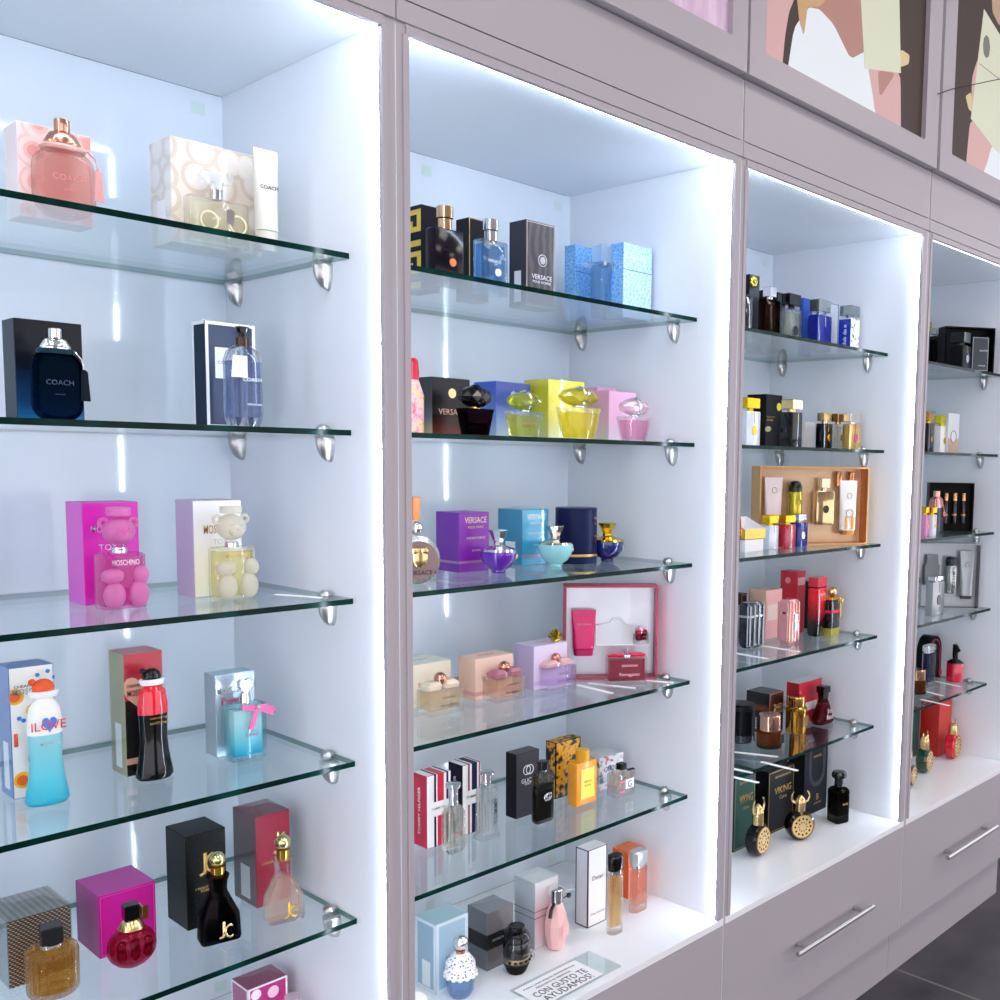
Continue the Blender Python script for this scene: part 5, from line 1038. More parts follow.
def p(w,d,h,hb):
    e=h-hb
    return [('glass_body',P('#1d1b1a',.1,0,.5,.5),LA([(.3*w,0),(.36*w,.003),(.48*w,hb*.36),(.5*w,hb*.5),(.5*w,hb*.88),(.44*w,hb)])),
    ('foot',GLASS('#b8b2aa',mixin=.4),LA([(.31*w,.0),(.375*w,.0035),(.485*w,hb*.3),(.3*w,hb*.31)])),
    ('bronze_band',P('#8f8064',.3,.8),lambda bm:s_lathe(bm,[(.49*w,hb*.38),(.515*w,hb*.4),(.515*w,hb*.52),(.5*w,hb*.54)],24)),
    ('band_studs',P('#2a241c',.4),lambda bm:[s_box(bm,.006,.003,hb*.43,hb*.49,.515*w*math.sin(a),-.515*w*math.cos(a)) for a in[-1.2+.4*k for k in range(7)]]),
    ('cap',BLACK,LA([(.46*w,hb),(.5*w,hb+.1*e),(.47*w,hb+.4*e),(.36*w,hb+.62*e),(.3*w,hb+.66*e),(.3*w,h-.001),(.27*w,h)])),
    ('pin',BLACK,TU([(-.1*w,-.3*w,hb+.5*e),(-.4*w,-.25*w,hb+.55*e),(-.52*w,-.1*w,hb+.2*e)],.003)),('pull_ring',STEEL,lambda bm:s_tor(bm,(.46*w,-.3*w,hb*.42),.008,.0008,'Y',16)),
    ('text','SPICEBOMB',P('#a9a49a',.4),w*.5,(.1*w,-.52*w,hb*.66))]
bottle('k2bot','dark grenade shaped bottle with a bronze band on the cabinet floor',p,group=GB_)
carton('k3box','pale pink and white box tied with a thin grey thread, on the cabinet floor',PAT('grad',['#ece4e6','#eab8c0','#e9e4e6'],rough=.35,stops=[0,.45,.9]),P('#b9bcc4',.35),P('#d9dbdc',.35),film=True,group=GB_,decs=[('r','grey_thread',P('#7a7f86',.5),-.5,.5,.46,.475),('rl','grey_thread',P('#7a7f86',.5),-.5,.5,.46,.475),('r','grey_thread',P('#7a7f86',.5),-.5,.5,.56,.575),('rl','grey_thread',P('#7a7f86',.5),-.5,.5,.56,.575)])
def p(w,d,h,hb):
    e=h-hb
    return [('glass_body',P('#f0bdba',.28,0,.5,.2),lambda bm:s_lathe(bm,[(.26*w,0),(.34*w,.002),(.48*w,hb*.34),(.5*w,hb*.55),(.4*w,hb*.8),(.24*w,hb)],9),10),
    ('collar',CHROME,LA([(.2*w,hb-.001),(.2*w,hb+.15*e)])),('cap',CHROME,LA([(.27*w,hb+.1*e),(.27*w,h-.001),(.25*w,h)])),
    ('pin',BLACK,MANY(TU([(-.2*w,-.1*w,hb+.1*e),(-.5*w,-.25*w,hb-.1*e),(-.62*w,-.3*w,hb-.6*e)],.0035),SP((.62*w,-.1*w,hb+.25*e),.005),TU([(.2*w,0,hb+.12*e),(.6*w,-.1*w,hb+.25*e)],.001))),
    ('label_panel',P('#eebcbc',.4),lambda bm:s_poly(bm,[(-.1*w,.33*hb),(.24*w,.33*hb),(.24*w,.62*hb),(-.1*w,.62*hb)],.0005,'F',0,-.485*w)),]
bottle('k3bot','frosted pink grenade shaped bottle with chrome cap on the cabinet floor',p,group=GB_)
carton('k4box','tall white box with dark outlines on its edges, on the cabinet floor',P('#f3f2f4',.4),P('#d9d8de',.4),P('#ebebee',.4),group=GB_,decs=[('edge','dark_outline',P('#3a3040',.4),.0,.0016),('edgel','dark_outline',P('#3a3040',.4),.0,.0022),('t','Oscar',P('#8a8a96',.4),.0,.62,.6),('t','Oscar de la Renta',P('#8a8a96',.4),.05,.16,.8)])
def column(id,label,juice,cap,group,collar,tint=True):
    def parts(w,d,h,hb):
        d=max(d,.024); s=[(0,w*.97,d*.96,d*.44),(.002,w,d,d*.48),(hb-.002,w,d,d*.48),(hb,w*.92,d*.9,d*.44)]; e=h-hb
        return [('glass_body',GLASS(mixin=.55),L(s,6)),('liquid',juice,L(inner(s,.005,.97,.014),6)),('collar',collar,L([(hb-.001,w*.8,d*.8,d*.4),(hb+.22*e,w*.8,d*.8,d*.4)],6)),('cap',cap,L([(hb+.2*e,w*.96,d*.97,d*.46),(hb+.23*e,w,d,d*.48),(h-.003,w,d,d*.48),(h,w*.92,d*.9,d*.44,0,.001)],6))]
    return bottle(id,label,parts,group=group)
column('k4bot','tall clear bottle of amber juice with a black cap beside the orange box',JUICE('#f6c878',.25),BLACK,GB_,SILVER)
carton('k5box','bright orange box behind the silver capped bottle on the cabinet floor',P('#ee6a1e',.35),P('#e8601a',.35),P('#f07a30',.35),group=GB_)
column('k5bot','clear oval bottle of pale orange juice with brushed silver cap',JUICE('#f4b9a0',.5),P('#c9c9cc',.3,.8),GB_,SILVER)
G['x2bot']=(.073,.098,-1.5,.036,.036,.071,.045)
def p(w,d,h,hb): return [('glass_body',CG,LA([(.4*w,0),(.42*w,.002),(.42*w,hb)])),('cap',P('#f6f6f4',.3),LA([(.45*w,hb),(.5*w,hb+.003),(.5*w,h-.005),(.4*w,h)]))]
bottle('x2bot','small clear bottle with white domed cap, leftmost on the second cabinet floor',p,group=GB_)
# acrylic sign lying on the floor of the second cabinet
SA=.93
sgn=thing('acrylic_sign','clear acrylic holder with a printed white card lying at the cabinet floor front','sign',(.371,.0565,-1.4998),.0,GB_)
build('acrylic_plate',CLEAR('#f3f8f8',1.5,.04),lambda bm:s_box(bm,.2,.085,0,.003,0,0,.0008),sgn,smooth=False)
build('paper_card',PAPER,lambda bm:s_box(bm,.15,.074,.0032,.0036,-.022,-.003),sgn,smooth=False)
for s_,wf,yy,hh in(('PARA UNA MEJOR EXPERIENCIA',.125,.024,.0055),('PREGUNTA AL PERSONAL',.085,.014,.0045),('CON GUSTO TE',.125,-.003,.0165),('AYUDAMOS!',.115,-.0235,.0165)):
    text(sgn,s_,P('#2a2a30',.5),wf,(-.022,yy-.003,.0037),'T',hh)
o=build('paper_leaflet',PAPER,lambda bm:s_box(bm,.12,.07,0,.0006),loc=(.225,.045,-1.4997),rot=(0,0,-.25),smooth=False); tag(o,'white paper leaflet lying flat left of the acrylic sign','leaflet',GB_)

# ------------------------------------------------------------------ third cabinet, top shelf
NAVYB=P('#101c7a',.1,0,.3,.15); PERS=P('#c9d2c4',.2)
carton('l1box','tall dark grey box with a gold bow, left end of the top shelf',P('#3c3f48',.4,0,.3),P('#2a2c33',.4),group=GC,decs=[('t','ARMAF',P('#6a6d76',.4),.1,.86,.5)])
x,y,z,w,d,h,_=G['l1box']
def miniloops(bm):
    for k in range(7):
        a=2*PI*k/7; s_sph(bm,(.009*math.cos(a),-.003,.009*math.sin(a)),.006,.003,.006,8,6)
    s_sph(bm,(0,-.006,0),.005,.004,.005,8,6)
o=build('gift_bow',P('#d8c24e',.18,.9),miniloops,loc=(x-.012,y-d/2-.0035,z+h*.9)); tag(o,'small gold bow stuck to the tall dark grey box','bow',GC)
cube('l1bot','small black bottle standing before the tall dark grey box, top shelf',P('#14161a',.1,0,.5,.5),BLACK,GOLD,GC,med=False)
carton('l2box','black box behind the amber brown bottle, third cabinet top shelf',P('#141319',.4,0,.25),P('#1b1b22',.4,0,.25),group=GC)
cube('l2bot','brown amber bottle with silver cap, third cabinet top shelf',GLASS('#a08a78',mixin=.45),CHROME,GOLD,GC,JUICE('#4a2c18',.7),med=False,capw=.45)
carton('l3box','dark grey box behind the black capped clear bottle, top shelf',P('#3a3c42',.4,0,.3),P('#2a2b31',.4),group=GC)
cube('l3bot','clear bottle with black cube cap and black medallion, top shelf',CG,BLACK,BLACK,GC,JUICE('#dfe2c8',.2),capw=.85)
carton('l4box','royal blue box with a pale oval between two bottles, top shelf',P('#3a5fc4',.35),P('#3558bc',.35),group=GC,decs=[('d','oval_print',P('#b9cbee',.4),.2,.68,.2)])
cube('l4bot','deep blue bottle with silver cube cap and silver medallion, top shelf',NAVYB,P('#a9b2b4',.15,.9),SILVER,GC,side=('BLUE',P('#3f6fe0',.4)),capw=.85)
carton('l5box','white box with a dark outline behind the deep blue bottle',P('#d9dee6',.35),P('#c3cad6',.35),group=GC,decs=[('edge','dark_outline',P('#3f464c',.4),.0,.002)])
cube('l5bot','blue and white city print bottle with silver cap, rightmost on the top shelf',PAT('noise',['#20262c','#dfe4ea','#eef1f4'],70,.25,stops=[.38,.44,.7]),P('#8f9aa0',.15,.9),SILVER,GC,capw=.95,med=False,side=('club de n',WHITE))
x,y,z,w,d,h,hb=G['l5bot']; root=[o for o in bpy.data.objects if o.get('label','').startswith('blue and white city')][0]
build('blue_side',P('#1c34a0',.12,0,.5,.4),lambda bm:s_poly(bm,[(-d/2,.002),(d/2,.002),(d/2,hb-.002),(-d/2,hb-.002)],.0003,'L',0,-w/2-.0001),root)
# second shelf
cube('m1bot','silvery white bottle with yellow gold cube cap, leftmost on the second shelf',P('#d5dbe2',.2,.2),YGOLD,YGOLD,GC,capw=.9)
carton('m1box','black box with a gold disc behind the gold capped bottles, second shelf',P('#15151b',.4,0,.25),P('#101015',.4,0,.25),group=GC,decs=[('d','gold_disc',P('#e0d21c',.3,.4),.3,.78,.14),('t','CLUB DE NUIT',GOLDINK,-.2,.58,.5),('t','INTENSE',GOLDINK,-.25,.52,.35)])
cube('m2bot','black bottle with pale gold cube cap and gold medallion, second shelf',BLACK,PALEGOLD,P('#d9c98a',.2,.8),GC,side=('ARMAF',P('#5a3f8a',.4)),capw=.95)
carton('m2box','small white box with a gold lid line, centre of the second shelf',P('#e9eaee',.4),P('#dcdde2',.4),P('#c9a94e',.3,.6),group=GC)
cube('m3bot','small black miniature with pale gold cap, right part of the second shelf',BLACK,PALEGOLD,GOLD,GC,capw=.8)
cube('m4bot','small clear miniature with copper cap between the black and gold ones',CG,P('#b9855a',.15,1),PALEGOLD,GC,JUICE('#f0ead8',.2),capw=.85)
cube('m5bot','small gold miniature with silver white cap, rightmost on the second shelf',P('#d9b26a',.2,.7),P('#d9d2c2',.15,.8),P('#b03a6a',.3),GC,capw=.9)
# third shelf
COPPER=PAT('noise',['#b98a66','#d3b08c','#e3cdb0'],7,.3,.35,stretch=(1,1,3))
gbx,gp,ga=openbox('n1box','open copper gift box displaying a set of toiletries, third cabinet middle shelf',P('#c99a62',.3,.5),P('#c07a44',.2,.7),COPPER,GC)
_,_,_,w5,d5,h5,_=G['n1box']; yf=d5/2-.0365
hp=gp(-.36*w5,yf,.28*h5)
LOGO=lambda o,w,d,h:build('logo',P('#a08a7a',.4),lambda bm:s_tor(bm,(0,-.0075,h*.72),.007,.0007,'Y',16),o)
tubeof('lotion_tube','pinkish white tube at the left inside the copper gift box',P('#ecd8d6',.35),P('#d9a86a',.2,.8),hp,.05,.115,.1,GC,[LOGO],d=.02,rz=ga)
hp=gp(-.16*w5,yf,.30*h5)
o=thing('spray_can','yellow gold spray can with black cap inside the copper gift box','spray can',hp,ga,GC)
build('can_body',P('#c3b23a',.22,.7),LA([(.0165,0),(.0175,.002),(.0175,.072),(.015,.076)]),o); build('cap',P('#17191d',.2),LA([(.0168,.076),(.017,.08),(.017,.088),(.012,.1),(.004,.103)]),o); build('logo',P('#4a4214',.4),lambda bm:s_tor(bm,(0,-.0177,.05),.007,.0008,'Y',16),o)
G['n9bot']=(*gp(.1*w5,yf,.26*h5),.05,.02,.118,.085)
cube('n9bot','square gold mirrored bottle with dark medallion inside the copper gift box',P('#d3bc8c',.1,.9),P('#cfc3a4',.1,.9),P('#3a3024',.2,.6),GC,capw=.5,rz=ga,cord=P('#e0704a',.3))
hp=gp(.33*w5,yf,.13*h5)
tubeof('shampoo_tube','large white tube with gold foot at the right inside the copper gift box',P('#ece9e4',.3),P('#c98f4a',.2,.8),hp,.05,.138,.08,GC,[LOGO,lambda o,w,d,h:build('ring_print',P('#b9a48c',.4),lambda bm:s_tor(bm,(0,-.011,h*.4),.010,.0012,'Y',20),o),lambda o,w,d,h:build('gold_print',P('#c98f4a',.25,.7),lambda bm:[s_poly(bm,[(a,h*.1),(a+.007,h*.1),(a+.007,h*.34),(a,h*.34)],.0008,'F',0,-.0122) for a in(-.014,.004)],o)],d=.026,rz=ga)
for q,lab in((.255,'left copper vial cap peeping above the large white tube'),(.375,'right copper vial cap peeping above the large white tube')):
    hp=gp(q*w5,d5/2-.0185-.0065,.76*h5)
    o=build('perfume_vial',P('#c98a5a',.15,.9),LA([(.0095,0),(.0095,.034),(.0085,.036)]),loc=hp); tag(o,lab,'vial',GC)
x,y,z,w,d,h,_=G['n2box']
def trayf(w,d,z0,z1,t=.002):
    def fn(bm):
        s_box(bm,w,d,z0,z0+t)
        for a_,b_,c,e in((w,t,0,-d/2+t/2),(w,t,0,d/2-t/2),(t,d-2*t,-w/2+t/2,0),(t,d-2*t,w/2-t/2,0)): s_box(bm,a_,b_,z0+t,z1,c,e)
    return fn
o=build('perfume_box',P('#e9e8ea',.4),trayf(w,d,0,.028),loc=(x,y,z+.0002),smooth=False); tag(o,'white box with a gold lid resting upturned on it, left of the middle shelf','perfume box',GC)
build('inner_tray',P('#7a1c2a',.4),BX(w*.95,d*.94,.024,.0295),o)
def lidm(bm):
    trayf(w*1.12,d*1.1,.0297,.052)(bm)
    for v_ in bm.verts:
        if v_.co.z>.04: v_.co.z+=.026*max(0,(v_.co.y+d*.55)/(d*1.1))
    for f in bm.faces:
        f.normal_update(); c=f.calc_center_median(); n=f.normal
        f.material_index=0 if (n.y<-.9 and c.y<-d*.5) or (n.x<-.9 and c.x<-w*.5) else 1
build('lid',[P('#dcbc50',.25,.6),P('#ecebee',.4)],lidm,o,smooth=False)
cube('n1bot','silver white miniature with gold cap before the open white box',P('#cfd8e0',.2,.2),YGOLD,YGOLD,GC,capw=.9,side=('MILESTONE',P('#9fb0c0',.4)))
cube('n2bot','crimson miniature with yellow gold cap, centre of the three on the middle shelf',P('#a81230',.1,0,.5,.5),YGOLD,YGOLD,GC,capw=.9,side=('UNTOLD',P('#e06a7a',.4)))
cube('n3bot','blue miniature with silver cap, rightmost of the three on the middle shelf',NAVYB,P('#a9aeb4',.15,.9),SILVER,GC,capw=.7)
def p(w,d,h,hb):
    return [('glass_body',P('#241844',.1,0,.5,.5),L([(0,w,w*1.2,.006),(hb-.006,w,w*1.2,.006),(hb,w*.6,w*.7,.005)])),('cap',P('#241844',.15),LA([(.2*w,hb),(.22*w,h)])),('tag_cord',P('#f08a5a',.35),TU([(.05*w,-w*.45,h),(.3*w,-w*.66,hb*.9),(.35*w,-w*.68,hb*.45)],.0015)),('charm',P('#f0a088',.3),lambda bm:s_tor(bm,(.3*w,-w*.68,hb*.55),.006,.0016,'Y',14))]
bottle('n0bot','dark purple bottle with coral tassel half hidden at the left, middle shelf',p,group=GC)
# fourth shelf
carton('o0box','dark box with a copper outline half hidden at the left, fourth shelf',P('#2a2320',.4),P('#2a2320',.4),group=GC,decs=[('edge','copper_outline',ROSE,.002,.002)])
def cage(id,label,body,bars,group,panel=None):
    def parts(w,d,h,hb):
        s=[(0,w*.8,d*.8,.008),(.008,w*.98,d*.98,.009),(.012,w,d,.009),(h-.012,w,d,.009),(h-.006,w*.98,d*.98,.009),(h,w*.8,d*.8,.008)]
        o=[('glass_body',body,L(s))]
        for k in range(4):
            a=-.42*w+.28*w*k
            o.append(('cage_bar',bars,TU([(a,-d*.3,h*.985),(a,-d/2-.001,h*.93),(a,-d/2-.001,h*.06),(a,-d*.3,.004)],.0023)))
        o.append(('cage_band',bars,lambda bm:s_loft(bm,[(h*.68,w*1.03,d*1.05,.009),(h*.73,w*1.03,d*1.05,.009)])))
        o.append(('side_bar',bars,TU([(-w/2-.001,-d*.42,h*.95),(-w/2-.001,-d*.42,h*.05)],.0015))); o.append(('side_bar',bars,TU([(-w/2-.001,d*.42,h*.95),(-w/2-.001,d*.42,h*.05)],.0015)))
        if panel: o.append(('label_panel',panel,lambda bm:[s_box(bm,.3*w,.0015,a*h,(a+.17)*h,.1*w,-d/2-.003) for a in(.3,.5)]))
        return o
    return bottle(id,label,parts,group=group)
cage('o1bot','black bottle caged in silver bars, left front of the fourth shelf',P('#17182a',.15,0,.5,.4),P('#b4bac2',.25,.7),GC)
carton('o1box','peach and pink box behind the pink caged bottle, fourth shelf',P('#e6a8a4',.4),P('#d9b098',.4),P('#d8b49c',.4),group=GC,decs=[('r','label_panel',P('#e4cfc0',.4),-.4,.2,.38,.7)])
cage('o2bot','pink bottle caged in rose gold bars, fourth shelf',P('#d9949a',.12,.2,.5,.4),P('#e0a898',.15,.9),GC,P('#8fa0a8',.15,.3))
carton('o2box','tall red box with a white ring and label, fourth shelf',P('#c8203a',.35),P('#c2182e',.35),P('#d83a4a',.35),group=GC,decs=[('dl','ring_print',P('#e88a90',.4),-.05,.85,.16),('r','label_panel',P('#f0c0c4',.4),-.42,.4,.78,.9)])
carton('o3box','black box with lime edges behind the red to black bottle',P('#16161a',.4,0,.25),P('#101014',.4,0,.25),P('#a9b82a',.4),group=GC,decs=[('r','lime_corner',P('#c4cf2a',.4),.2,.5,.86,.96),('r','lime_corner',P('#c4cf2a',.4),-.5,-.3,.03,.1)])
def p(w,d,h,hb):
    s=[(0,w*.86,d*.86,.003),(.006,w*.94,d*.94,.003),(.009,w,d,.003),(hb-.003,w,d,.003),(hb,w*.9,d*.9,.003)]
    return [('glass_body',PAT('grad',['#0a0808','#120808','#b0101c','#e0142a'],rough=.12,coat=.5,stops=[0,.25,.6,.8]),L(s,2)),('band',BLACK,BX(w*.9,d*.9,hb,hb+.003)),('cap',P('#d21f34',.15,0,.5,.5),BX(w*1.0,d*1.0,hb+.003,h,0,0,.0015)),('text','RED',P('#f0c8c8',.4),.5*w,(.1*w,-d/2-.0003,hb*.86))]
bottle('o3bot','tall bottle shading from red to black with a red cube cap, fourth shelf',p,group=GC)
def p(w,d,h,hb):
    w*=.82; d=max(d,.026); e=h-hb
    return [('foot',P('#d8c85a',.2,.7),BX(w*.96,d*.96,0,hb*.22)),('glass_body',P('#14100f',.1,0,.5,.5),L([(hb*.22,w,d,.003),(hb*.97,w,d,.003),(hb,w*.9,d*.9,.003)],2)),('red_band',P('#d01c3c',.3),BX(w*1.02,d*1.02,hb*.64,hb*.72)),
    ('collar',GOLD,BX(w*.85,d*.85,hb,hb+.25*e)),('cap',PALEGOLD,SP((0,0,hb+.62*e),.38*e)),('chain',GOLD,TU([(.4*w,-d*.4,hb+.1*e),(.56*w,-d*.5,hb*.9),(.5*w,-d*.55,hb*.5)],.0012)),('charm',GOLD,lambda bm:s_tor(bm,(.56*w,-d*.5,hb*.96),.007,.002,'Y',14))]
bottle('o4bot','black and gold bottle with red band and gold ball cap, rightmost on the fourth shelf',p,group=GC)
# lowest glass shelf
x,y,z,w,d,h,hb=G['p1jar']
o=thing('perfume_bottle','wide matt black cylinder bottle at the left end of the lowest glass shelf','perfume bottle',(x,y,z+.0003),0,GC)
build('body',P('#0e0f12',.35,0,.3),LA([(w/2,.019),(w/2,h*.84),(w/2*.99,h*.845)],seg=40),o); build('foot',P('#3c3f46',.2,.6),LA([(w*.48,0),(w*.5,.002),(w*.5,.018),(w*.48,.019)],seg=40),o); build('cap',P('#1b1d20',.3,0,.4),LA([(w*.485,h*.845),(w*.5,h*.85),(w*.5,h-.002),(w*.47,h)],seg=40),o)
build('label_panel',P('#7a7f86',.4),lambda bm:[s_box(bm,.012,.0008,a*h,(a+.05)*h,w*.22,-w*.447) for a in(.34,.42,.5,.58)],o)
carton('p1box','dark brown box with copper edges behind the amber jar bottle',P('#3a1c12',.25,.2,.4),PAT('grad',['#241410','#160e0e','#7a3a1c','#1a1010'],rough=.25,stops=[0,.5,.62,.72]),P('#4a4a4c',.35),group=GC,decs=[('edge','copper_edge',P('#b06a3a',.3,.6),.0,.0016),('t','INTENSE',P('#c99a72',.35,.4),.22,.6,.4,.5,PI/2)])
def jar(id,label,juice,cap,foot,group,lab=None):
    def parts(w,d,h,hb):
        r=w/2; e=h-hb
        o=[('glass_body',GLASS('#f6ead9',mixin=.5),LA([(r*.96,0),(r,.003),(r,hb*.93),(r*.86,hb)],seg=32)),('liquid',juice,LA([(r*.9,.01),(r*.92,.012),(r*.92,hb*.9)],seg=32)),('foot',foot,LA([(r*.94,.001),(r*.98,.004),(r*.98,.009)],seg=32)),
        ('collar',GOLD,LA([(r*.75,hb),(r*.75,hb+.08*e)])),('cap',cap,LA([(r*.86,hb+.05*e),(r*.88,hb+.1*e),(r*.88,h-.002),(r*.82,h)],seg=32))]
        if lab: o.append(('label_panel',lab,lambda bm:s_box(bm,.016,.001,hb*.25,hb*.8,r*.5,-r*.9)))
        return o
    return bottle(id,label,parts,group=group)
jar('p2bot','squat amber jar bottle with rose gold cap before the dark brown box',JUICE('#9a4a1a',.6),P('#d2a08a',.16,1),P('#120b08',.2),GC,P('#1c1410',.4))
def p(w,d,h,hb):
    r=w/2
    return [('body',P('#c08a3a',.12,.9),LA([(r*.94,0),(r,.004),(r,hb-.012),(r*1.02,hb-.01),(r*1.02,hb-.004),(r*.84,hb)])),('cap',P('#c9a05a',.12,1),LA([(r*.8,hb),(r*.82,hb+.002),(r*.82,h-.004),(r*.86,h-.003),(r*.8,h)])),('engraving',P('#7a4f1c',.3,.6),lambda bm:s_box(bm,w*.5,.0012,hb*.28,hb*.66,.05*w,-r*.99))]
bottle('p3bot','gold ribbed cylinder bottle beside the red box, lowest glass shelf',p,group=GC)
carton('p3box','red box with a pale top behind the triangular red bottle',P('#b3142a',.35),P('#a01022',.35),P('#c9cccf',.35),group=GC,decs=[('r','white_patch',P('#e4e0e2',.4),-.2,.3,.3,.5)])
def p(w,d,h,hb):
    d=max(d,.022); e=h-hb
    return [('glass_body',GLASS('#d8a0a8',mixin=.45),L([(0,w*.8,d*.9,d*.4),(.004,w*.94,d,d*.45),(.012,w,d,d*.45),(hb*.5,w*.74,d*.85,d*.4),(hb,w*.34,d*.5,d*.22)])),('liquid',JUICE('#8c1230',.6),L([(.006,w*.82,d*.7,d*.3),(.013,w*.88,d*.75,d*.3),(hb*.5,w*.62,d*.6,d*.28),(hb*.7,w*.44,d*.45,d*.2)])),
    ('collar',BLACK,LA([(.2*w,hb-.012),(.16*w,hb+.002)],.6)),('cap',BLACK,L([(hb,.3*w,d*.55,.003),(hb+.45*e,.32*w,d*.6,.004),(hb+.5*e,.42*w,d*.75,.004),(h-.001,.42*w,d*.75,.004),(h,.38*w,d*.68,.003)])),('text','Iris\nRed',P('#f0d8dc',.4),.36*w,(.08*w,-d*.52,hb*.4))]
G['p4bot']=G['p4bot'][:3]+(.08,.036)+G['p4bot'][5:]
bottle('p4bot','triangular red glass bottle with black cap, rightmost on the lowest glass shelf',p,group=GC)
# cabinet floor
VK=lambda ink:[('edge','gold_outline',ink,.004,.001),('t','BHARARA',ink,.05,.88,.6,.035),('t','VIKING',ink,.05,.66,.62,.11),('t','Cairo',ink,.05,.54,.26)]
carton('q1box','tall dark green box with gold lettering at the left of the cabinet floor',P('#0f4a40',.4),P('#0c3a33',.4),P('#1c4a44',.4),group=GC,decs=VK(GOLDINK))
carton('q2box','black box with gold lettering between two wheel shaped bottles',P('#15161d',.4,0,.3),P('#0b0b0f',.4,0,.25),P('#1c1c24',.4),group=GC,decs=VK(GOLDINK))
carton('q3box','tall black box with thin grey arch lines on the cabinet floor',P('#24262f',.4,0,.3),P('#0e0e12',.4,0,.25),P('#2a2c34',.4),group=GC,decs=[('fn','arch_lines',P('#6a6c76',.4),lambda bm,w,d,h:[s_tube(bm,[(.05*w+a*math.cos(t)*w,-d/2-.0003,h*(.52+.0)+a*math.sin(t)*w) for t in[PI+PI*k/12 for k in range(13)]],.0005,n=5) for a in(.26,.3,.34)]+[s_tube(bm,[(.05*w+s*a*w,-d/2-.0003,h*.52),(.05*w+s*a*w,-d/2-.0003,h*.97)],.0005,n=5) for a in(.26,.3,.34) for s in(-1,1)]),('t','BHARARA',GOLDINK,.05,.72,.34),('t','B',GOLDINK,.08,.2,.1),('t','BHARARA',GOLDINK,.08,.12,.3)])
def wheel(id,label,body,group,rz,face=GOLD,dark=P('#3a2418',.4)):
    def parts(w,d,h,hb):
        r=hb/2; e=h-hb; d=max(d,.026); yf=-d/2
        o=[('glass_body',body,lambda bm:s_slab(bm,hb,hb,d,r*.99,r,10,0,0,.18)),('gold_disc',P('#e6c98e',.3,.45),DI(0,r,r*.8,yf-.0002,.002)),
        ('disc_piercing',dark,lambda bm:[s_poly(bm,circ(r*.56*math.cos(2*PI*k/12),r+r*.56*math.sin(2*PI*k/12),r*.08,r*.08,6),.0005,'F',0,yf-.0022) for k in range(12)]+[s_poly(bm,circ(r*.3*math.cos(2*PI*k/10),r+r*.3*math.sin(2*PI*k/10),r*.05,None,6),.0005,'F',0,yf-.0022) for k in range(10)]),
        ('disc_ring',P('#c79a52',.2,1),lambda bm:s_tor(bm,(0,yf-.002,r),r*.79,.0014,'Y',32)),
        ('helmet',P('#d9bb84',.18,1),MANY(LA([(.2*hb*.9,hb-.004),(.2*hb*.9,hb+.42*e),(.16*hb,hb+.6*e),(.08*hb,hb+.75*e),(.02*hb,hb+.8*e)])))]
        for s in(-1,1):
            o.append(('horn',P('#e2c490',.18,1),TU([(s*.16*hb,0,hb+.42*e),(s*.28*hb,-.001,hb+.5*e),(s*.34*hb,-.001,hb+.7*e),(s*.3*hb,-.001,hb+.9*e),(s*.24*hb,-.001,h)],.0042,.0012)))
        return o
    return bottle(id,label,parts,rz=rz,group=group)
G['q1bot']=G['q1bot'][:3]+(G['q1bot'][6],.03)+G['q1bot'][5:]
wheel('q1bot','black wheel shaped bottle with gold disc and horned helmet cap before the green box',BLACK,GC,.1)
wheel('q2bot','black wheel shaped bottle with gold disc turned to face us, before the black box',BLACK,GC,-.55)
def p(w,d,h,hb):
    hb*=1.12; e=h-hb; w2=w
    s=[(0,w2*.9,w2*.9,.006),(.004,w2,w2,.008),(hb*.9,w2,w2,.008),(hb*.97,w2*.8,w2*.8,.007),(hb,w2*.5,w2*.5,.006)]
    return [('glass_body',GLASS('#8a8a84',mixin=.45),L(s)),('liquid',JUICE('#4a3a22',.6),L(inner(s,.004,.85,.02))),('neck',P('#23231f',.15),LA([(.27*w,hb-.004),(.25*w,hb+.55*e)])),('cap',P('#1d1f1c',.12,.3,.5,.4),LA([(.3*w,hb+.5*e),(.42*w,hb+.62*e),(.44*w,hb+.8*e),(.36*w,h-.001),(.2*w,h)])),('text','BHARARA',GOLDINK,w*.4,(.1*w,-w2/2-.0004,hb*.55),hb*.06)]
bottle('q4bot','slim dark glass bottle with mushroom cap at the right of the cabinet floor',p,rz=-.3,group=GC)
# ------------------------------------------------------------------ rightmost cabinet
gbx,gp,ga=openbox('r1box','open black gift box on the top shelf of the rightmost cabinet',P('#0c0c0f',.35,0,.25),P('#0c0c0f',.4,0,.2),P('#0a0a0d',.45,0,.2),GD)
cube('r0bot','grey green glass bottle at the left of the black gift box',GLASS('#8c948c',mixin=.4),P('#a9b0ae',.2,.8),SILVER,GD,JUICE('#3a423c',.6),capw=.8)
cube('r1bot','matt black bottle with black cube cap before the black gift box',P('#1a1a1e',.3,0,.4),P('#17191c',.15),P('#9a9aa0',.2,.8),GD,capw=.8)
_,_,_,w8,d8,h8,_=G['r1box']; q_=gp(.22*w8,-d8/2+.011,.0045)
G['r2box']=(*q_,.34*w8,.018,G['r2box'][5],0)
carton('r2box','slate grey box with thin silver outline at right in the black gift box',PAT('noise',['#2a2e34','#3c424a','#5a626c'],12,.3),P('#23262b',.35),group=GD,decs=[('edge','silver_outline',P('#a9b0b8',.35,.4),.002,.0015),('t','HUNTER',LIGHTTXT,.2,.6,.5),('t','INTENSE',LIGHTTXT,.1,.16,.4)],rz=ga)
x,y,z=gp(-.53*.3,-.0,0); 
o=build('gift_bow',P('#d8c24e',.18,.9),miniloops,loc=(2.19,.3,-.2835+.155)); tag(o,'small gold bow above the grey bottles in the rightmost cabinet','bow',GD)
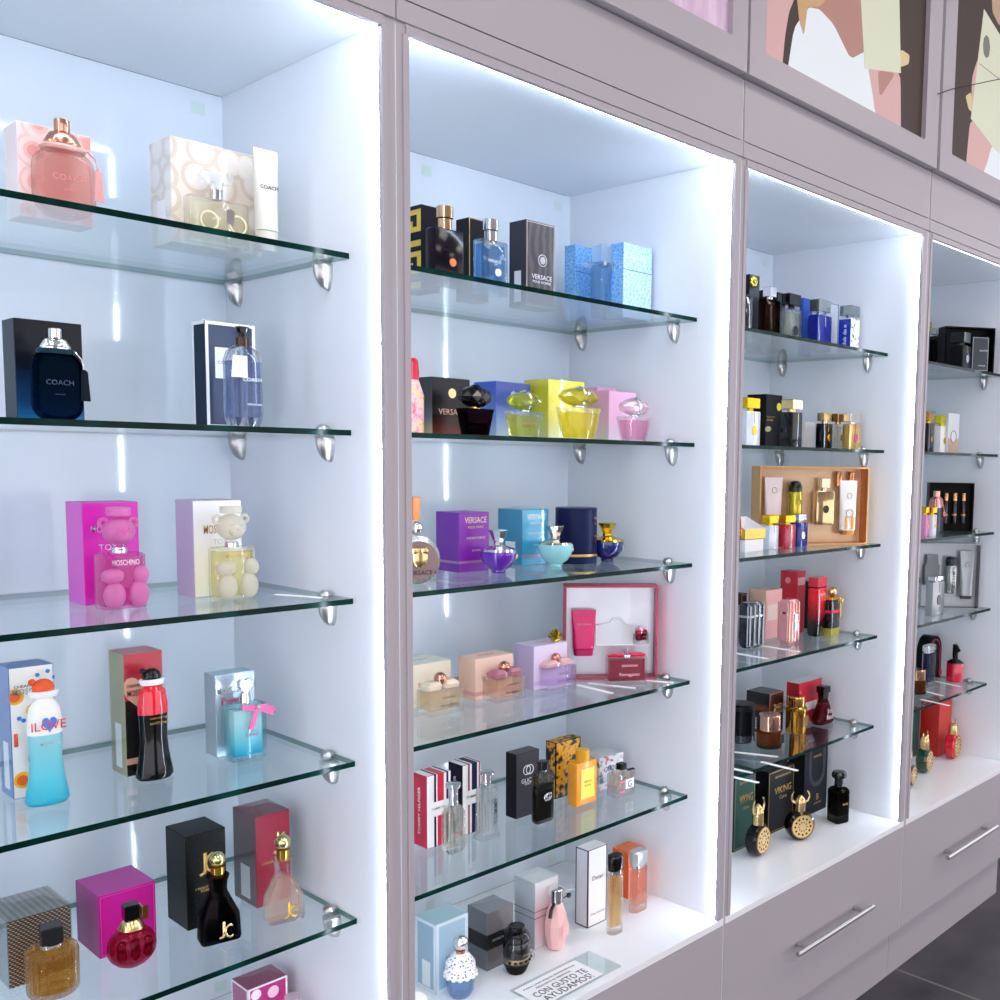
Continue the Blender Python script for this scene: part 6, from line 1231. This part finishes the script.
G['r3box']=(2.19,.325,-.2835,.045,.04,.165,0)
carton('r3box','dark box carrying the small gold bow, half hidden behind the grey bottle',P('#33363e',.4,0,.3),P('#2a2c33',.4),group=GD)
cube('s1bot','black bottle with gold medallion at the left of the rightmost second shelf',BLACK,GOLD,P('#e0a82a',.2,.8),GD,capw=.8)
cube('s2bot','white bottle with yellow gold cube cap in the rightmost cabinet',P('#ece9ec',.25),P('#d8cc1c',.2,.7),P('#e0c41c',.2,.8),GD,capw=1.0)
carton('s2box','white and beige box with an oval print beside the white bottle',PAT('grad',['#c0a08e','#c8aa98','#dfe2e6'],rough=.4,stops=[0,.36,.4]),P('#ccd0d6',.4),group=GD,decs=[('ring','oval_print',P('#b08a7a',.4),.0,.42,.24),('d','oval_centre',P('#e4e8ec',.4),.0,.42,.2)])
carton('s1box','pale grey box behind the black gold medallion bottle',P('#aeb8c0',.4),P('#a3adb6',.4),group=GD)
gbx,gp,ga=openbox('t1box','open black box showing three thin vials, rightmost cabinet middle shelf',P('#0b0b0e',.35,0,.25),P('#0b0b0e',.4,0,.2),P('#08080b',.45,0,.2),GD)
_,_,_,w6,d6,h6,_=G['t1box']
for k,(fx,cc) in enumerate(((-.1,'#3a1226'),(.1,'#141a2a'),(.3,'#12242e'))):
    hp=gp(fx*w6,d6/2-.026,.16*h6)
    o=thing('perfume_vial',['reddish thin vial, left of three in the black box','navy thin vial, middle of three in the black box','teal thin vial, right of three in the black box'][k],'vial',hp,ga,GD)
    build('body',P(cc,.15,0,.5,.4),LA([(.0065,0),(.007,.002),(.007,.07),(.006,.072)]),o); build('cap',P('#e0a878',.2,.9),LA([(.007,.072),(.007,.094),(.006,.096)]),o); build('print_band',P('#c98a5a',.3,.6),LA([(.0071,.024),(.0073,.025),(.0073,.03),(.0071,.031)]),o)
def p(w,d,h,hb):
    d=max(d,.028); s=[(0,w*.96,d*.96,.006),(.003,w,d,.008),(hb*.92,w,d,.008),(hb,w*.66,d*.7,.008)]; e=h-hb
    return [('glass_body',P('#1d1030',.15,0,.2),L(s)),('shoulder',P('#c98a86',.15,.8),L([(hb*.93,w*1.0,d*1.0,.008),(hb+.45*e,w*.8,d*.85,.008),(hb+.62*e,w*.36,d*.5,.006)])),('cap',P('#d9a894',.15,.9),LA([(.16*w,hb+.6*e),(.16*w,h-.001),(.13*w,h)])),('charm',P('#e8a8a0',.3,.4),lambda bm:s_tor(bm,(.36*w,-d/2-.002,hb*.7),.006,.0016,'Y',14)),('tag_cord',P('#e8a8a0',.35),TU([(.3*w,-d/2-.001,hb),(.36*w,-d/2-.002,hb*.78)],.001))]
bottle('t1bot','dark violet bottle with rose gold shoulders before the vial box',p,group=GD)
cube('t2bot','pink sided miniature with yellow cap, left of two on the middle shelf front',P('#d98ab8',.25),YGOLD,YGOLD,GD,capw=1.0)
cube('t3bot','white sided miniature with yellow cap, right of two on the middle shelf front',P('#dfe0ea',.25),YGOLD,YGOLD,GD,capw=1.0)
gbx,gp,ga=openbox('u1box','open silver grey gift set on the fourth shelf of the rightmost cabinet',P('#9ea4a8',.3,.4),P('#5a6064',.25,.5),PAT('noise',['#a4aab0','#c0c5c9','#dde0e3'],8,.25,.3),GD)
_,_,_,w7,d7,h7,_=G['u1box']; yf=d7/2-.040
o=thing('spray_can','silver spray can with dark cap in the silver gift set','spray can',gp(.06*w7,yf,.24*h7),ga,GD)
build('can_body',P('#b0b2b0',.2,.8),LA([(.0175,0),(.0185,.002),(.0185,.085),(.016,.089)]),o); build('cap',P('#2a2e32',.2,.3),LA([(.0178,.089),(.018,.093),(.018,.108),(.014,.114),(.004,.116)]),o)
text(o,'CLUB',INK,.05,(.004,-.0188,.045),'F',.008,roll=PI/2)
hp=gp(.3*w7,yf,.16*h7)
tubeof('lotion_tube','grey squeeze tube at the right of the silver gift set',P('#a4aaae',.25,.3),P('#4a3f3a',.3),hp,.046,.15,.07,GD,[LOGO],d=.026,rz=ga)
build('bottle_recess',P('#787d80',.3,.3),lambda bm:s_loft(bm,[(.36*h7,.24*w7,.02,.004,-.23*w7,d7/2-.029),(.66*h7,.24*w7,.02,.004,-.23*w7,d7/2-.029),(.68*h7,.2*w7,.018,.004,-.23*w7,d7/2-.029),(.82*h7,.18*w7,.016,.004,-.23*w7,d7/2-.029)]),gbx)
cube('u1bot','satin silver bottle with chrome cube cap before the silver gift set',P('#a9abad',.28,.6),CHROME,P('#4a4c50',.3),GD,capw=.75)
cube('u0bot','clear bottle at the left edge of the rightmost fourth shelf',CG,CHROME,SILVER,GD,JUICE('#b8ccd8',.25),capw=.8,med=False)
jar('v1bot','small amber bottle with rose gold cap at the left of the rightmost lowest shelf',JUICE('#8a4a14',.6),P('#cf9f84',.16,1),P('#120b08',.2),GD)
column('v2bot','clear topped navy blue bottle before the black arched box',JUICE('#101f5c',.8),P('#cfd4d8',.1,.8),GD,SILVER)
x,y,z,w,d,h,_=G['v3box']
o=thing('perfume_box','black arch topped box with red inside, behind the navy bottle','perfume box',(x,y,z+.0003),0,GD)
build('outer_shell',P('#14151a',.25,0,.4),lambda bm:s_poly(bm,[(-w*.62,0),(w*.62,0)]+[(w*.62*math.cos(PI*k/16),h-w*.62+w*.62*math.sin(PI*k/16)) for k in range(17)],.04,'F',0,.02),o)
build('red_lining',P('#c02a5a',.3),lambda bm:s_tube(bm,[(w*.46,-.0208,.004),(w*.46,-.0208,h-w*.62)]+[(w*.46*math.cos(PI*k/12),-.0208,h-w*.62+w*.46*math.sin(PI*k/12)) for k in range(13)],.002,n=6),o)
build('red_foot',P('#d02a4a',.3),BX(w*.2,.004,.004,.022,w*.5,-.0225),o)
def p(w,d,h,hb):
    w=.042; d=.042; e=h-hb
    def horse(bm):
        s_loft(bm,[(hb+.16*e,.016,.015,.006,0,0),(hb+.4*e,.014,.018,.006,0,.002),(hb+.62*e,.013,.02,.006,0,.0),(hb+.78*e,.012,.02,.005,0,-.003),(hb+.9*e,.008,.010,.003,0,-.001)])
        s_sph(bm,(0,-.012,hb+.66*e),.0055,.011,.0065,10,8)
        for s in(-1,1): s_lathe(bm,[(.0022,hb+.86*e),(.0003,h)],8,1,s*.0035,.001)
        for k in range(4): s_sph(bm,(0,.0105,hb+(.4+.14*k)*e),.004,.004,.006,8,6)
    return [('glass_body',P('#d0143a',.12,0,.5,.6),L([(0,w*.96,d*.96,.006),(.002,w,d,.008),(hb*.95,w,d,.008),(hb,w*.94,d*.94,.008)])),('collar',BLACK,L([(hb,w*.98,d*.98,.008),(hb+.06*e,w*.95,d*.95,.008),(hb+.18*e,w*.5,d*.5,.006)])),('horse_head',BLACK,horse)]
G['v4bot']=(2.213,.172,G['v4bot'][2],.036,.04,G['v4bot'][5],G['v4bot'][6])
bottle('v4bot','red bottle topped by a black horse head, rightmost cabinet lowest shelf',p,rz=-.5,group=GD)
carton('w1box','tall red box on the floor of the rightmost cabinet',P('#d83a2c',.35),P('#b8201c',.35),P('#e0503c',.35),group=GD,decs=[('rl','clasp',P('#d0342a',.3),-.5,-.36,.4,.47)])
carton('w2box','dark teal green box half hidden at the left of the rightmost cabinet floor',P('#1c4f4c',.4),P('#173f3d',.4),group=GD,decs=[('edge','gold_outline',GOLDINK,.003,.0012)])
for i_,(lab,bm_,rz_) in {'w1bot':('dark green wheel shaped bottle with gold disc on the rightmost cabinet floor',P('#0c3a22',.08,0,.5,.6),.15),'w2bot':('red wheel shaped bottle with gold disc on the rightmost cabinet floor',P('#d0142c',.08,0,.5,.6),.15),'w0bot':('black wheel shaped bottle half hidden behind the cabinet edge at far right',BLACK,.15)}.items():
    g_=G[i_]; G[i_]=g_[:3]+(g_[6],.032)+g_[5:]; wheel(i_,lab,bm_,GD,rz_)
# ------------------------------------------------------------------ paper tester strips on the shelves
for (x0,y0,x1,y1,z,lab) in ((.552,.22,.548,.118,-1.0155,'white paper tester strip pointing forward at the left of the crimson bottle'),
  (.5785,.215,.612,.115,-1.0153,'white paper tester strip lying slanted in front of the crimson bottle'),
  (.676,.165,.704,.095,-1.0155,'white paper tester strip by the right clamp on the second cabinet fourth shelf'),
  (1.1815,.21,1.182,.101,-1.0155,'white paper tester strip between the black and pink caged bottles'),
  (1.055,.205,1.0545,.105,-1.0155,'white paper tester strip at the left front of the caged bottles shelf'),
  (1.066,.208,1.108,.105,-1.257,'white paper tester strip in front of the amber jar bottle'),
  (.955,.175,.963,.075,-1.257,'white paper tester strip at the left front of the amber jar shelf'),
  (1.047,.112,1.0485,.0117,-1.257,'white paper tester strip sticking out over the shelf edge above the black box'),
  (.905,.125,.916,.0255,-1.257,'white paper tester strip sticking out over the shelf edge above the green box'),
  (2.17,.219,2.1486,.121,-1.257,'white paper tester strip in front of the horse head bottle'),
  (2.011,.18,1.99,.1065,-1.257,'white paper tester strip by the navy bottle in the rightmost cabinet'),
  (1.90,.135,1.8844,.0357,-1.257,'white paper tester strip sticking out over the shelf edge above the red box'),
  (-.10,.20,-.07,.12,-.7735,'white paper tester strip by the right clamp of the bear bottles shelf')):
    L_=math.hypot(x1-x0,y1-y0)
    o=build('tester_strip',PAPER,lambda bm:s_loft(bm,[(0,.012,L_,.005),(.0005,.012,L_,.005)]),loc=((x0+x1)/2,(y0+y1)/2,z+.0003),rot=(0,0,math.atan2(y1-y0,x1-x0)-PI/2),smooth=False)
    tag(o,lab,'tester strip','paper tester strips on the shelves')
